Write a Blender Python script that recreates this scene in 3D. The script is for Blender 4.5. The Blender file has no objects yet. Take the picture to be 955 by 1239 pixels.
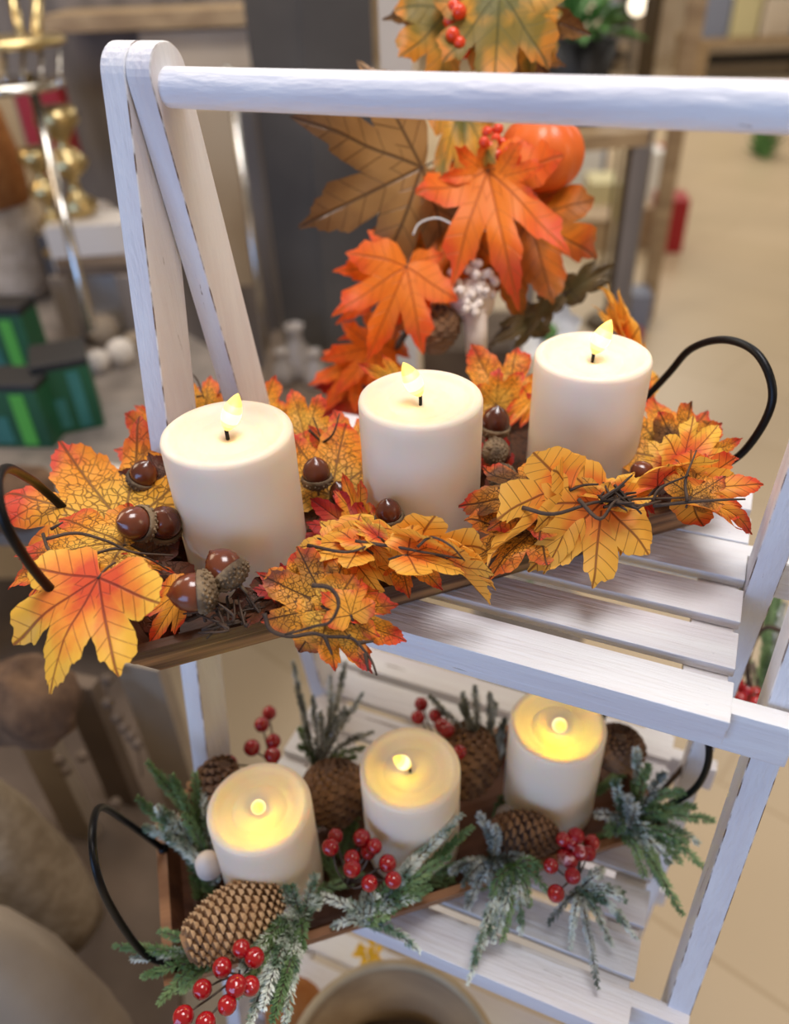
import bpy, bmesh, math, random
from mathutils import Vector as V, Matrix, noise
S = bpy.context.scene
COL = S.collection
rnd = random.Random(7)
UP = 1.25                      # eye height above the shop floor
F, CX, CY = 945., 477.5, 619.5
RX, RY, RZ = V((.920, .207, -.332)), V((.390, -.557, .733)), V((-.033, -.804, -.593))
# exact orthonormal camera frame from the room's three directions
def _cam():
    dx = -V((-2140-CX, 30-CY, F)).normalized()
    dn = V((530-CX, 1900-CY, F)); dn = (dn - dx*dn.dot(dx)).normalized()
    dz = -dn
    return dx, dz.cross(dx), dz
RX, RY, RZ = _cam()
def ray(px, py):
    c = V(((px-CX)/F, (py-CY)/F, 1.))
    return V((RX.dot(c), RY.dot(c), RZ.dot(c)))
def onz(px, py, z):
    r = ray(px, py); return r*(z/r.z)
def P(px, py, d):
    return ray(px, py)*d

# ------------------------------------------------------------------ materials
def sl(r, g, b):
    f = lambda c: (c/255/12.92) if c/255 <= .04045 else ((c/255+.055)/1.055)**2.4
    return (f(r), f(g), f(b), 1)
def mat(name, col, rough=.6, col2=None, nscale=8, bump=0, bscale=60, metal=0, spec=.5, coat=0,
        sss=0, emit=None, estr=0, stretch=None, lo=.35, hi=.65, trans=0, rough2=None, ior=1.45):
    m = bpy.data.materials.new(name); m.use_nodes = True
    nt = m.node_tree; b = nt.nodes['Principled BSDF']; L = nt.links.new
    b.inputs['Base Color'].default_value = col
    b.inputs['Roughness'].default_value = rough
    b.inputs['Metallic'].default_value = metal
    b.inputs['Specular IOR Level'].default_value = spec
    b.inputs['Coat Weight'].default_value = coat
    b.inputs['Coat Roughness'].default_value = .12
    b.inputs['Transmission Weight'].default_value = trans
    b.inputs['IOR'].default_value = ior
    if sss:
        b.inputs['Subsurface Weight'].default_value = sss
        b.inputs['Subsurface Radius'].default_value = (1, .6, .35)
        b.inputs['Subsurface Scale'].default_value = .005
    if emit:
        b.inputs['Emission Color'].default_value = emit
        b.inputs['Emission Strength'].default_value = estr
    tc = nt.nodes.new('ShaderNodeTexCoord'); mp = nt.nodes.new('ShaderNodeMapping')
    if stretch: mp.inputs['Scale'].default_value = stretch
    L(tc.outputs['Object'], mp.inputs['Vector'])
    if col2:
        n = nt.nodes.new('ShaderNodeTexNoise'); n.inputs['Scale'].default_value = nscale
        n.inputs['Detail'].default_value = 5; L(mp.outputs[0], n.inputs['Vector'])
        r = nt.nodes.new('ShaderNodeValToRGB'); r.color_ramp.elements[0].position = lo; r.color_ramp.elements[1].position = hi
        r.color_ramp.elements[0].color = col; r.color_ramp.elements[1].color = col2
        L(n.outputs['Fac'], r.inputs[0]); L(r.outputs[0], b.inputs['Base Color'])
    if bump:
        n2 = nt.nodes.new('ShaderNodeTexNoise'); n2.inputs['Scale'].default_value = bscale; n2.inputs['Detail'].default_value = 4
        L(mp.outputs[0], n2.inputs['Vector'])
        bp = nt.nodes.new('ShaderNodeBump'); bp.inputs['Strength'].default_value = bump; bp.inputs['Distance'].default_value = .002
        L(n2.outputs['Fac'], bp.inputs['Height']); L(bp.outputs[0], b.inputs['Normal'])
    return m

def paint_mat(name, stretch, base=(228, 229, 232)):
    m = bpy.data.materials.new(name); m.use_nodes = True
    nt = m.node_tree; b = nt.nodes['Principled BSDF']; L = nt.links.new; N = nt.nodes.new
    tc = N('ShaderNodeTexCoord'); mp = N('ShaderNodeMapping'); mp.inputs['Scale'].default_value = stretch
    L(tc.outputs['Object'], mp.inputs['Vector'])
    n = N('ShaderNodeTexNoise'); n.inputs['Scale'].default_value = 14; n.inputs['Detail'].default_value = 6; L(mp.outputs[0], n.inputs['Vector'])
    r = N('ShaderNodeValToRGB'); e = r.color_ramp.elements
    e[0].position = .36; e[0].color = sl(base[0]-14, base[1]-19, base[2]-17); e[1].position = .62; e[1].color = sl(*base)
    L(n.outputs['Fac'], r.inputs[0])
    # small worn chips with a grey wood colour
    n3 = N('ShaderNodeTexNoise'); n3.inputs['Scale'].default_value = 55; n3.inputs['Detail'].default_value = 8; L(mp.outputs[0], n3.inputs['Vector'])
    r3 = N('ShaderNodeValToRGB'); r3.color_ramp.elements[0].position = .70; r3.color_ramp.elements[1].position = .72
    L(n3.outputs['Fac'], r3.inputs[0])
    mx = N('ShaderNodeMixRGB'); L(r3.outputs[0], mx.inputs[0]); L(r.outputs[0], mx.inputs[1]); mx.inputs[2].default_value = sl(140, 130, 125)
    L(mx.outputs[0], b.inputs['Base Color']); b.inputs['Roughness'].default_value = .5
    n2 = N('ShaderNodeTexNoise'); n2.inputs['Scale'].default_value = 130; n2.inputs['Detail'].default_value = 5; L(mp.outputs[0], n2.inputs['Vector'])
    bp = N('ShaderNodeBump'); bp.inputs['Strength'].default_value = .6; bp.inputs['Distance'].default_value = .002
    L(n2.outputs['Fac'], bp.inputs['Height']); L(bp.outputs[0], b.inputs['Normal'])
    return m

def leaf_mat(name, cc, cm, ct, vein, crackle=True, patch=None, p0=.35, p1=.62, p2=.9, rough=.5, vs=.8):
    m = bpy.data.materials.new(name); m.use_nodes = True
    nt = m.node_tree; b = nt.nodes['Principled BSDF']; L = nt.links.new; N = nt.nodes.new
    def uv(n):
        u = N('ShaderNodeUVMap'); u.uv_map = n; s = N('ShaderNodeSeparateXYZ'); L(u.outputs[0], s.inputs[0]); return u, s
    ue, se = uv('edge'); ul, sl_ = uv('lobe'); uf, sf = uv('flat')
    def M(op, a, bb=None, c=None):
        q = N('ShaderNodeMath'); q.operation = op
        for i, x in enumerate((a, bb, c)):
            if x is None: continue
            if isinstance(x, (int, float)): q.inputs[i].default_value = x
            else: L(x, q.inputs[i])
        return q.outputs[0]
    def step(x, a, c):          # 1 below a, 0 above c
        q = N('ShaderNodeMapRange'); q.inputs['From Min'].default_value = a; q.inputs['From Max'].default_value = c
        q.inputs['To Min'].default_value = 1; q.inputs['To Max'].default_value = 0; L(x, q.inputs['Value']); return q.outputs[0]
    # offset texture space per leaf
    oi = N('ShaderNodeObjectInfo')
    add = N('ShaderNodeVectorMath'); add.operation = 'ADD'; L(uf.outputs[0], add.inputs[0])
    cmb = N('ShaderNodeCombineXYZ'); L(M('MULTIPLY', oi.outputs['Random'], 37.), cmb.inputs[2]); L(cmb.outputs[0], add.inputs[1])
    no = N('ShaderNodeTexNoise'); no.inputs['Scale'].default_value = 3.2; no.inputs['Detail'].default_value = 4; L(add.outputs[0], no.inputs['Vector'])
    f = M('ADD', M('ADD', M('MULTIPLY', se.outputs[0], .38), M('MULTIPLY', sl_.outputs[0], .62)), M('MULTIPLY', M('SUBTRACT', no.outputs['Fac'], .47), .7))
    r = N('ShaderNodeValToRGB'); e = r.color_ramp.elements
    e[0].position = p0; e[0].color = cc; e[1].position = p2; e[1].color = ct
    k = e.new(p1); k.color = cm
    L(f, r.inputs[0]); col = r.outputs[0]
    if patch:
        n4 = N('ShaderNodeTexNoise'); n4.inputs['Scale'].default_value = 1.7; L(add.outputs[0], n4.inputs['Vector'])
        q = step(n4.outputs['Fac'], .42, .52)
        mx = N('ShaderNodeMixRGB'); L(M('MULTIPLY', q, .85), mx.inputs[0]); L(col, mx.inputs[1]); mx.inputs[2].default_value = patch; col = mx.outputs[0]
    main = step(sl_.outputs[1], .006, .016)
    fr = M('FRACT', M('MULTIPLY', M('SUBTRACT', sl_.outputs[0], M('MULTIPLY', sl_.outputs[1], .85)), 7.))
    sec = M('MULTIPLY', step(fr, .05, .11), step(sl_.outputs[1], .22, .34))
    v = M('MAXIMUM', main, M('MULTIPLY', sec, .75))
    if crackle:
        vo = N('ShaderNodeTexVoronoi'); vo.feature = 'DISTANCE_TO_EDGE'; vo.inputs['Scale'].default_value = 15
        nv = N('ShaderNodeTexNoise'); nv.inputs['Scale'].default_value = 6; L(add.outputs[0], nv.inputs['Vector'])
        ad2 = N('ShaderNodeMixRGB'); ad2.blend_type = 'LINEAR_LIGHT'; ad2.inputs[0].default_value = .06
        L(add.outputs[0], ad2.inputs[1]); L(nv.outputs['Color'], ad2.inputs[2]); L(ad2.outputs[0], vo.inputs['Vector'])
        cr = step(vo.outputs['Distance'], .02, .085)
        cr = M('MULTIPLY', cr, step(se.outputs[0], .72, .98))
        v = M('MAXIMUM', v, cr)
    mx = N('ShaderNodeMixRGB'); L(M('MULTIPLY', v, vs), mx.inputs[0]); L(col, mx.inputs[1]); mx.inputs[2].default_value = vein
    L(mx.outputs[0], b.inputs['Base Color']); b.inputs['Roughness'].default_value = rough
    b.inputs['Specular IOR Level'].default_value = .35
    bp = N('ShaderNodeBump'); bp.inputs['Strength'].default_value = .5; bp.inputs['Distance'].default_value = .0012; bp.invert = True
    L(v, bp.inputs['Height']); L(bp.outputs[0], b.inputs['Normal'])
    tr = N('ShaderNodeBsdfTranslucent'); L(mx.outputs[0], tr.inputs[0]); L(bp.outputs[0], tr.inputs['Normal'])
    ms = N('ShaderNodeMixShader'); ms.inputs[0].default_value = .28
    L(b.outputs[0], ms.inputs[1]); L(tr.outputs[0], ms.inputs[2]); L(ms.outputs[0], nt.nodes['Material Output'].inputs[0])
    return m

Yc, Oc, Rc = sl(246, 188, 72), sl(244, 160, 54), sl(216, 70, 44)
DV = sl(92, 50, 18)
LM = {
 'y': leaf_mat('leaf_yellow_red_tip', Yc, sl(246, 160, 42), Rc, DV, True, None, .35, .68, .93),
 'v': leaf_mat('leaf_veined_orange', sl(242, 128, 48), sl(246, 172, 60), sl(246, 184, 74), sl(120, 52, 25), False, None, .25, .5, .95),
 'w': leaf_mat('leaf_red_centre', sl(222, 84, 48), sl(242, 138, 54), sl(248, 190, 70), sl(120, 40, 26), False, None, .28, .50, .74),
 'o': leaf_mat('leaf_orange', sl(246, 170, 56), Oc, sl(222, 72, 36), DV, False, None, .3, .6, .9),
 'b': leaf_mat('leaf_crackle_brown', sl(214, 150, 50), sl(236, 152, 42), Rc, sl(60, 34, 18), True, sl(96, 66, 42), .38, .72, .96, vs=.9),
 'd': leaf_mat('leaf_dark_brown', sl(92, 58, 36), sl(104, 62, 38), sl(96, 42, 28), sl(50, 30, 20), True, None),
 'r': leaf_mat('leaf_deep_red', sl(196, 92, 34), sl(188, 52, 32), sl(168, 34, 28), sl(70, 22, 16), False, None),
 'B': leaf_mat('leaf_bronze', sl(160, 116, 64), sl(136, 96, 54), sl(108, 74, 44), sl(66, 44, 26), False, sl(168, 124, 72), rough=.35),
 'G': leaf_mat('leaf_gold_green', sl(112, 104, 42), sl(214, 152, 44), sl(206, 128, 44), sl(86, 84, 40), False, sl(120, 110, 44), .2, .45, .9),
 'O': leaf_mat('leaf_bright_orange', sl(244, 132, 34), sl(244, 122, 28), sl(232, 84, 28), sl(190, 90, 24), False),
 'A': leaf_mat('leaf_amber', sl(214, 132, 34), sl(222, 122, 30), sl(196, 90, 26), sl(120, 70, 24), False, sl(170, 100, 30)),
 'L': leaf_mat('leaf_olive', sl(104, 92, 56), sl(110, 90, 54), sl(92, 74, 46), sl(70, 58, 36), False),
}
M_ = dict(
 paint=paint_mat('white_paint_slat', (.25, 3, 3)), paintleg=paint_mat('white_paint_leg', (3, 3, .4)),
 rod=paint_mat('white_paint_rod', (.5, 2.2, 2.2), (226, 228, 234)),
 wood=mat('tray_walnut', sl(76, 48, 30), .55, sl(156, 112, 70), 12, .5, 30, stretch=(.35, 7, 7), lo=.42, hi=.58),
 woodin=mat('tray_red_wood', sl(74, 42, 28), .5, sl(112, 70, 46), 6, .4, 30, stretch=(.7, 8, 8)),
 pinewood=mat('tray_tan_wood', sl(122, 80, 52), .55, sl(168, 118, 78), 6, .4, 30, stretch=(.7, 8, 8)),
 edge=mat('worn_paint_edge', sl(112, 92, 78), .7, sl(224, 222, 222), 70, lo=.42, hi=.58),
 iron=mat('black_iron', sl(22, 22, 24), .38, metal=.6, spec=.5),
 wax=mat('candle_wax', sl(240, 224, 202), .42, None, sss=.6, emit=(1, .70, .42, 1), estr=.025, bump=.06, bscale=90),
 wick=mat('wick_black', sl(24, 20, 18), .8),
 flame=mat('led_flame', sl(230, 190, 110), .3, emit=(1, .74, .14, 1), estr=1.05),
 flamemid=mat('led_mid', sl(230, 190, 110), .3, emit=(1, .84, .30, 1), estr=1.15),
 flamecore=mat('led_core', sl(230, 190, 110), .3, emit=(1, .93, .55, 1), estr=1.35),
 acorn=mat('acorn_nut', sl(74, 32, 20), .22, sl(128, 66, 42), 30, .1, 40, spec=.6, coat=.4, lo=.35, hi=.75),
 cap=mat('acorn_cap', sl(78, 62, 46), .8, sl(140, 118, 90), 90, .9, 260),
 twig=mat('twig_dark', sl(48, 34, 26), .7, sl(82, 62, 46), 60, .5, 120),
 needle=mat('pine_needle_green', sl(84, 116, 70), .6, sl(150, 176, 122), 30),
 needle2=mat('pine_needle_frosted', sl(92, 120, 92), .65, sl(226, 232, 222), 70, lo=.40, hi=.58),
 needle3=mat('pine_needle_grey', sl(98, 108, 98), .7, sl(206, 210, 204), 60, lo=.40, hi=.60),
 stem=mat('pine_stem', sl(66, 54, 44), .8, sl(110, 98, 88), 50, .4, 100),
 conet=mat('pine_cone_tip', sl(206, 176, 140), .55, sl(176, 140, 102), 50),
 cone=mat('pine_cone_light', sl(96, 66, 42), .6, sl(150, 112, 76), 60, .4, 90),
 coned=mat('pine_cone_dark', sl(70, 48, 36), .7, sl(138, 104, 80), 40, .4, 90),
 berry=mat('berry_red', sl(150, 12, 22), .16, sl(170, 20, 28), 40, spec=.6, coat=.5),
 berryf=mat('berry_frosted', sl(150, 16, 28), .35, sl(220, 180, 184), 130, lo=.56, hi=.64),
 berryo=mat('berry_orange', sl(222, 62, 22), .25, coat=.3),
 berryw=mat('berry_white', sl(226, 212, 200), .5),
 pumpkin=mat('pumpkin_orange', sl(222, 92, 24), .45, sl(236, 116, 40), 10, coat=.2),
 white=mat('plain_white', sl(226, 224, 220), .5, sl(214, 212, 206), 6),
 cream=mat('cream_board', sl(214, 200, 180), .6, sl(200, 184, 162), 5),
 beige=mat('beige_board', sl(196, 178, 152), .6, sl(178, 158, 132), 4),
 tan=mat('tan_wood', sl(150, 124, 92), .55, sl(178, 152, 116), 6, stretch=(.5, 5, 5)),
 greywood=mat('grey_wood', sl(104, 96, 90), .65, sl(132, 122, 114), 5, stretch=(3, 3, .5)),
 darkgrey=mat('dark_grey_panel', sl(62, 58, 56), .5, sl(84, 80, 76), 3),
 black=mat('black_box', sl(30, 29, 30), .5),
 brownd=mat('brown_dark', sl(84, 70, 58), .8, sl(108, 92, 78), 7, .3, 30),
 taupe=mat('taupe_cloth', sl(138, 124, 108), .85, sl(156, 142, 124), 9, .4, 70),
 burlap=mat('burlap', sl(142, 126, 104), .9, sl(168, 152, 130), 60, .5, 200),
 paleblue=mat('pale_blue_paper', sl(176, 188, 204), .6, sl(190, 200, 214), 5),
 green=mat('green_card', sl(24, 70, 46), .45, sl(34, 90, 56), 6),
 greenl=mat('lime_card', sl(80, 160, 62), .45),
 teal=mat('teal_card', sl(40, 96, 88), .5, sl(60, 120, 110), 10),
 chrome=mat('chrome', sl(198, 194, 188), .18, metal=1),
 gold=mat('gold', sl(200, 178, 128), .3, metal=1),
 bronze=mat('bronze_pole', sl(86, 72, 52), .4, metal=.4),
 rust=mat('rust_fur', sl(150, 92, 44), .95, sl(178, 118, 64), 40, .8, 90),
 furw=mat('cream_fur', sl(176, 158, 138), .95, sl(206, 190, 172), 30, .8, 90),
 furb=mat('brown_fur', sl(72, 52, 38), .95, sl(110, 84, 62), 30, .8, 90),
 drift=mat('driftwood', sl(104, 90, 78), .8, sl(160, 146, 132), 9, .6, 30, stretch=(2, 2, .5)),
 red=mat('red_box', sl(158, 30, 36), .4),
 glass=mat('glass_ornament', sl(214, 204, 196), .08, trans=.6, spec=.6),
 leafgreen=mat('green_leaf', sl(60, 104, 48), .5, sl(98, 140, 76), 12),
 basket=mat('basket_rim', sl(196, 180, 150), .6, sl(176, 156, 122), 18),
 bluegrey=mat('blue_grey_box', sl(128, 134, 152), .5),
 paleyel=mat('pale_yellow_box', sl(206, 196, 150), .5),
 linen=mat('white_linen', sl(206, 198, 190), .8),
)

# ------------------------------------------------------------------ objects
def root(name, label, cat, loc, group=None):
    o = bpy.data.objects.new(name, None); COL.objects.link(o); o.location = loc; o.empty_display_size = .02
    o['label'] = label; o['category'] = cat
    if group: o['group'] = group
    return o
BASE = {}
def finish(name, bm, m, parent=None, smooth=True, label=None):
    base = V((0, 0, 0))
    if parent is not None:
        p = parent
        while p.parent: p = p.parent
        base = V(p.location)
    else:
        xs = [v.co for v in bm.verts]
        base = V((sum(v.x for v in xs)/len(xs), sum(v.y for v in xs)/len(xs), min(v.z for v in xs)))
    bmesh.ops.translate(bm, verts=bm.verts, vec=-base)
    me = bpy.data.meshes.new(name); bm.to_mesh(me); bm.free()
    for mm in (m if isinstance(m, (list, tuple)) else [m]): me.materials.append(mm)
    if smooth:
        for p in me.polygons: p.use_smooth = True
    o = bpy.data.objects.new(name, me); COL.objects.link(o)
    if parent is not None: o.parent = parent
    else: o.location = base
    if label: o['label'] = label
    return o
def tag(o, label, cat, group=None):
    o['label'] = label; o['category'] = cat
    if group: o['group'] = group
    return o
def struct(o):
    o['kind'] = 'structure'; return o
def frame(x, y, z):
    """matrix with the given axes as columns"""
    return Matrix((x, y, z)).transposed()
def add_box(bm, c, size, ax=None, bev=0, mi=0):
    c = V(c); hx, hy, hz = size[0]/2, size[1]/2, size[2]/2
    A = ax or (V((1, 0, 0)), V((0, 1, 0)), V((0, 0, 1)))
    vs = [bm.verts.new(c+A[0]*sx*hx+A[1]*sy*hy+A[2]*sz*hz) for sx in (-1, 1) for sy in (-1, 1) for sz in (-1, 1)]
    fs = [bm.faces.new([vs[i] for i in q]) for q in ((0, 1, 3, 2), (4, 6, 7, 5), (0, 4, 5, 1), (2, 3, 7, 6), (0, 2, 6, 4), (1, 5, 7, 3))]
    for f in fs: f.material_index = mi
    if bev:
        es = list({e for f in fs for e in f.edges})
        r = bmesh.ops.bevel(bm, geom=es, offset=bev, segments=2, affect='EDGES', profile=.6)
        for f in r['faces']: f.material_index = mi
def add_lathe(bm, prof, c, axis=V((0, 0, 1)), seg=32, mi=0, sq=1, xa=None, wob=0):
    axis = V(axis).normalized(); t = V((1, 0, 0)) if abs(axis.x) < .9 else V((0, 1, 0))
    if xa is not None: t = V(xa)
    x = (t-axis*t.dot(axis)).normalized(); y = axis.cross(x); rings = []
    for r, z in prof:
        if r < 1e-6: rings.append([bm.verts.new(V(c)+axis*z)])
        else: rings.append([bm.verts.new(V(c)+axis*z+(x*math.cos(a)+y*math.sin(a)*sq)*(r*(1+wob*math.sin(7*a+z*90))))
                            for a in [2*math.pi*i/seg for i in range(seg)]])
    for a, b in zip(rings, rings[1:]):
        for i in range(seg):
            j = (i+1) % seg
            if len(a) == 1 and len(b) == 1: continue
            if len(a) == 1: f = bm.faces.new((a[0], b[j], b[i]))
            elif len(b) == 1: f = bm.faces.new((a[i], a[j], b[0]))
            else: f = bm.faces.new((a[i], a[j], b[j], b[i]))
            f.material_index = mi
def smooth_path(pts, n=6):
    pts = [V(p) for p in pts]
    if len(pts) < 3: 
        return [pts[0].lerp(pts[-1], i/n) for i in range(n+1)]
    out = []; q = [pts[0]*2-pts[1]]+pts+[pts[-1]*2-pts[-2]]
    for i in range(1, len(q)-2):
        a, b, c, d = q[i-1:i+3]
        for k in range(n):
            t = k/n
            out.append(.5*((2*b)+(c-a)*t+(2*a-5*b+4*c-d)*t*t+(-a+3*b-3*c+d)*t**3))
    out.append(pts[-1]); return out
def add_tube(bm, pts, r, r1=None, seg=8, mi=0, flat=1, cap=True):
    n = len(pts); rings = []; u = None
    for i, p in enumerate(pts):
        t = (pts[min(i+1, n-1)]-pts[max(i-1, 0)]).normalized()
        if u is None: u = t.orthogonal().normalized()
        u = (u-t*u.dot(t)).normalized(); w = t.cross(u)
        rr = r if r1 is None else r+(r1-r)*i/(n-1)
        rings.append([bm.verts.new(p+(u*math.cos(a)+w*math.sin(a)*flat)*rr) for a in [2*math.pi*k/seg for k in range(seg)]])
    for a, b in zip(rings, rings[1:]):
        for k in range(seg):
            f = bm.faces.new((a[k], a[(k+1) % seg], b[(k+1) % seg], b[k])); f.material_index = mi
    if cap:
        for rg in (rings[0][::-1], rings[-1]):
            f = bm.faces.new(rg); f.material_index = mi
def add_ball(bm, c, r, seg=16, mi=0, sc=(1, 1, 1)):
    R = bmesh.ops.create_uvsphere(bm, u_segments=seg, v_segments=seg*2//3, radius=r)
    for v in R['verts']:
        v.co = V((v.co.x*sc[0], v.co.y*sc[1], v.co.z*sc[2]))+V(c)
        for f in v.link_faces: f.material_index = mi
X, Y, Z = V((1, 0, 0)), V((0, 1, 0)), V((0, 0, 1))

# ------------------------------------------------------------------ display rack
rack = root('display_rack', 'white distressed A-frame display rack with round top rail and slatted shelves', 'display rack', (-.12, .39, -UP))
XL, XR, LT = -.290, .0486, .016           # inner faces of the leg pairs, leg thickness
def leg_bm(x0, x1, sgn, ztop, ycen):
    """flat board, rounded head, leaning forward (-1) or back (+1)"""
    bm = bmesh.new(); w = .0155; th = math.atan(.152)*sgn
    d = V((0, math.sin(th), -math.cos(th))); s = V((0, math.cos(th), math.sin(th)))
    c = V((0, ycen, ztop)); L = (UP+ztop)/math.cos(th)
    prof = [c+d*L+s*w, c+s*w]+[c+s*w*math.cos(a)-d*w*math.sin(a) for a in [math.pi*k/14 for k in range(1, 14)]]+[c-s*w, c-s*w+d*L]
    for p in (prof[0], prof[-1]): p.z = -UP
    A = [bm.verts.new(p+X*x0) for p in prof]; B = [bm.verts.new(p+X*x1) for p in prof]
    bm.faces.new(A); bm.faces.new(B[::-1]); n = len(prof)
    for i in range(n): bm.faces.new((A[i], B[i], B[(i+1) % n], A[(i+1) % n]))
    bmesh.ops.recalc_face_normals(bm, faces=bm.faces)
    es = [e for e in bm.edges if abs(e.verts[0].co.x-e.verts[1].co.x) < 1e-6]
    rr = bmesh.ops.bevel(bm, geom=es, offset=.0006, segments=1, affect='EDGES')
    for f in rr['faces']: f.material_index = 1
    return bm
YC, ZC = .379, -.0545
for x0, x1, sg in ((XL-2*LT, XL-LT, -1), (XL-LT+.0004, XL, 1), (XR+LT+.0004, XR+2*LT, -1), (XR, XR+LT, 1)):
    o = finish('leg', leg_bm(x0, x1, sg, ZC, YC), [M_['paintleg'], M_['edge']], rack, smooth=False)
bm = bmesh.new()
rp = [V((XL-.004+i*(XR-XL+.008)/60, .3775, -.0600)) for i in range(61)]
add_tube(bm, rp, .0098, seg=40)
finish('top_rail', bm, M_['rod'], rack)
def shelf(z, yf, yb, yslat, n, pitch, sw, xr, yrail, rb, parent, apron=.018, xl=XL):
    for k in range(n):
        y0 = yslat+k*pitch
        bm = bmesh.new(); wj = rnd.uniform(-.0006, .0006)
        add_box(bm, ((xl+xr)/2+rnd.uniform(0, .0012), y0+sw/2, z-.0033), (xr-xl, sw+wj, .0066), bev=.0006)
        if k == 0: add_box(bm, ((xl+xr)/2, y0+.003, z-.010), (xr-xl-.0006, .0055, .018), bev=.0006)
        # nail heads
        for xx in (xr-.012, xl+.012):
            for yy in (.3, .7): add_lathe(bm, [(0, .0002), (.0009, .0002), (.0009, -.001)], (xx, y0+sw*yy, z), seg=8)
        finish('slat', bm, M_['paint'], parent, smooth=False)
    for x0 in (xl+.012, xr-.014):
        bm = bmesh.new(); add_box(bm, (x0, (yslat+.008+yslat+n*pitch)/2, z-.0131), (.024, n*pitch-.012, .012), bev=.0008)
        finish('batten', bm, M_['paint'], parent, smooth=False)
    for (ya, nm) in ((yrail, 'front_rail'), (rb, 'back_rail')):
        bm = bmesh.new(); add_box(bm, ((XL+XR)/2, ya+.006, z-.0155), (XR-XL+4*LT, .012, .030), bev=.0016)
        finish(nm, bm, M_['paint'], parent, smooth=False)
shelf(-.3295, .300, .5, .2995, 6, .0392, .0292, .0476, .3012+.0055, .534-.09, rack)
shelf(-.603, .25, .55, .250, 8, .0392, .0295, .0415, .2705, .49, rack)
shelf(-.885, .2, .55, .127, 11, .0392, .0295, .0415, .135, .53, rack)

# ------------------------------------------------------------------ trays
def tray(name, label, c, ang, zb, hb, wb, lb, hl, wood, inner, handR, handL, hz=.026):
    u = V((math.cos(ang), math.sin(ang), 0)); v = V((-math.sin(ang), math.cos(ang), 0))
    t = root(name, label, 'tray', (c[0], c[1], zb))
    C = V((c[0], c[1], 0))
    def pt(a, b, z): return C+u*a+v*b+Z*z
    l0, l1 = lb; w0, w1 = wb
    bm = bmesh.new()
    def ringp(dl, dw, z): return [bm.verts.new(pt(l0-dl, w0-dw, z)), bm.verts.new(pt(l1+dl, w0-dw, z)), bm.verts.new(pt(l1+dl, w1+dw, z)), bm.verts.new(pt(l0-dl, w1+dw, z))]
    fl = (.012)
    rings = [ringp(0, 0, zb), ringp(.004, .003, zb+.003), ringp(.014, .0075, zb+.0165), ringp(.0155, .0085, zb+.018), ringp(.020, .0115, zb+hz),
             ringp(.021, .0125, zb+hz+.003), ringp(.0135, .006, zb+hz+.003), ringp(.006, -.001, zb+.012), ringp(-.001, -.006, zb+.008)]
    bm.faces.new(rings[0][::-1])
    for k, (a, b) in enumerate(zip(rings, rings[1:])):
        for i in range(4):
            f = bm.faces.new((a[i], a[(i+1) % 4], b[(i+1) % 4], b[i])); f.material_index = 1 if k > 5 else 0
    f = bm.faces.new(rings[-1]); f.material_index = 1
    bmesh.ops.recalc_face_normals(bm, faces=bm.faces)
    # turn the mesh so that the grain runs along the tray
    body = finish('tray_body', bm, [wood, inner], t, smooth=False)
    R = Matrix.Rotation(-ang, 4, 'Z'); body.data.transform(R); body.rotation_euler = (0, 0, ang)
    for hp in (handR, handL):
        bm = bmesh.new(); add_tube(bm, smooth_path([pt(*p) for p in hp], 8), .0026, seg=10)
        for p in (hp[0], hp[-1]): add_ball(bm, pt(*p), .0045, 10)
        finish('handle', bm, M_['iron'], t)
    return t, pt
A1 = math.radians(42.8)
tray1, T1 = tray('wooden_tray', 'long walnut wood tray with black loop handles, on the top white shelf', (-.154, .384), A1, -.3292, .03, (-.054, .066), (-.176, .170),
    0, M_['wood'], M_['woodin'],
    [(.186, -.044, -.298), (.203, -.055, -.276), (.208, -.061, -.238), (.2085, -.042, -.2165), (.208, -.012, -.2175), (.206, .016, -.235), (.203, .032, -.262), (.186, .045, -.298)],
    [(-.195, -.020, -.318), (-.211, -.030, -.300), (-.2225, -.040, -.262), (-.2265, -.052, -.218), (-.2265, -.042, -.200), (-.2265, -.012, -.207), (-.226, .022, -.232), (-.221, .046, -.262), (-.198, .050, -.318)])
A2 = math.radians(39.5)
tray2, T2 = tray('wooden_tray', 'tan wood tray with black loop handles holding frosted greenery, on the lower shelf', (-.141, .320), A2, -.6025, .03, (-.046, .060), (-.176, .176),
    0, M_['pinewood'], M_['woodin'],
    [(.190, -.045, -.572), (.205, -.062, -.52), (.203, -.062, -.468), (.200, -.03, -.455), (.200, .02, -.47), (.198, .045, -.52), (.190, .045, -.572)],
    [(-.190, -.046, -.574), (-.206, -.040, -.560), (-.2135, -.036, -.510), (-.2135, -.034, -.462), (-.2135, -.012, -.4495), (-.214, .02, -.470), (-.210, .042, -.52), (-.192, .045, -.574)])

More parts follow.
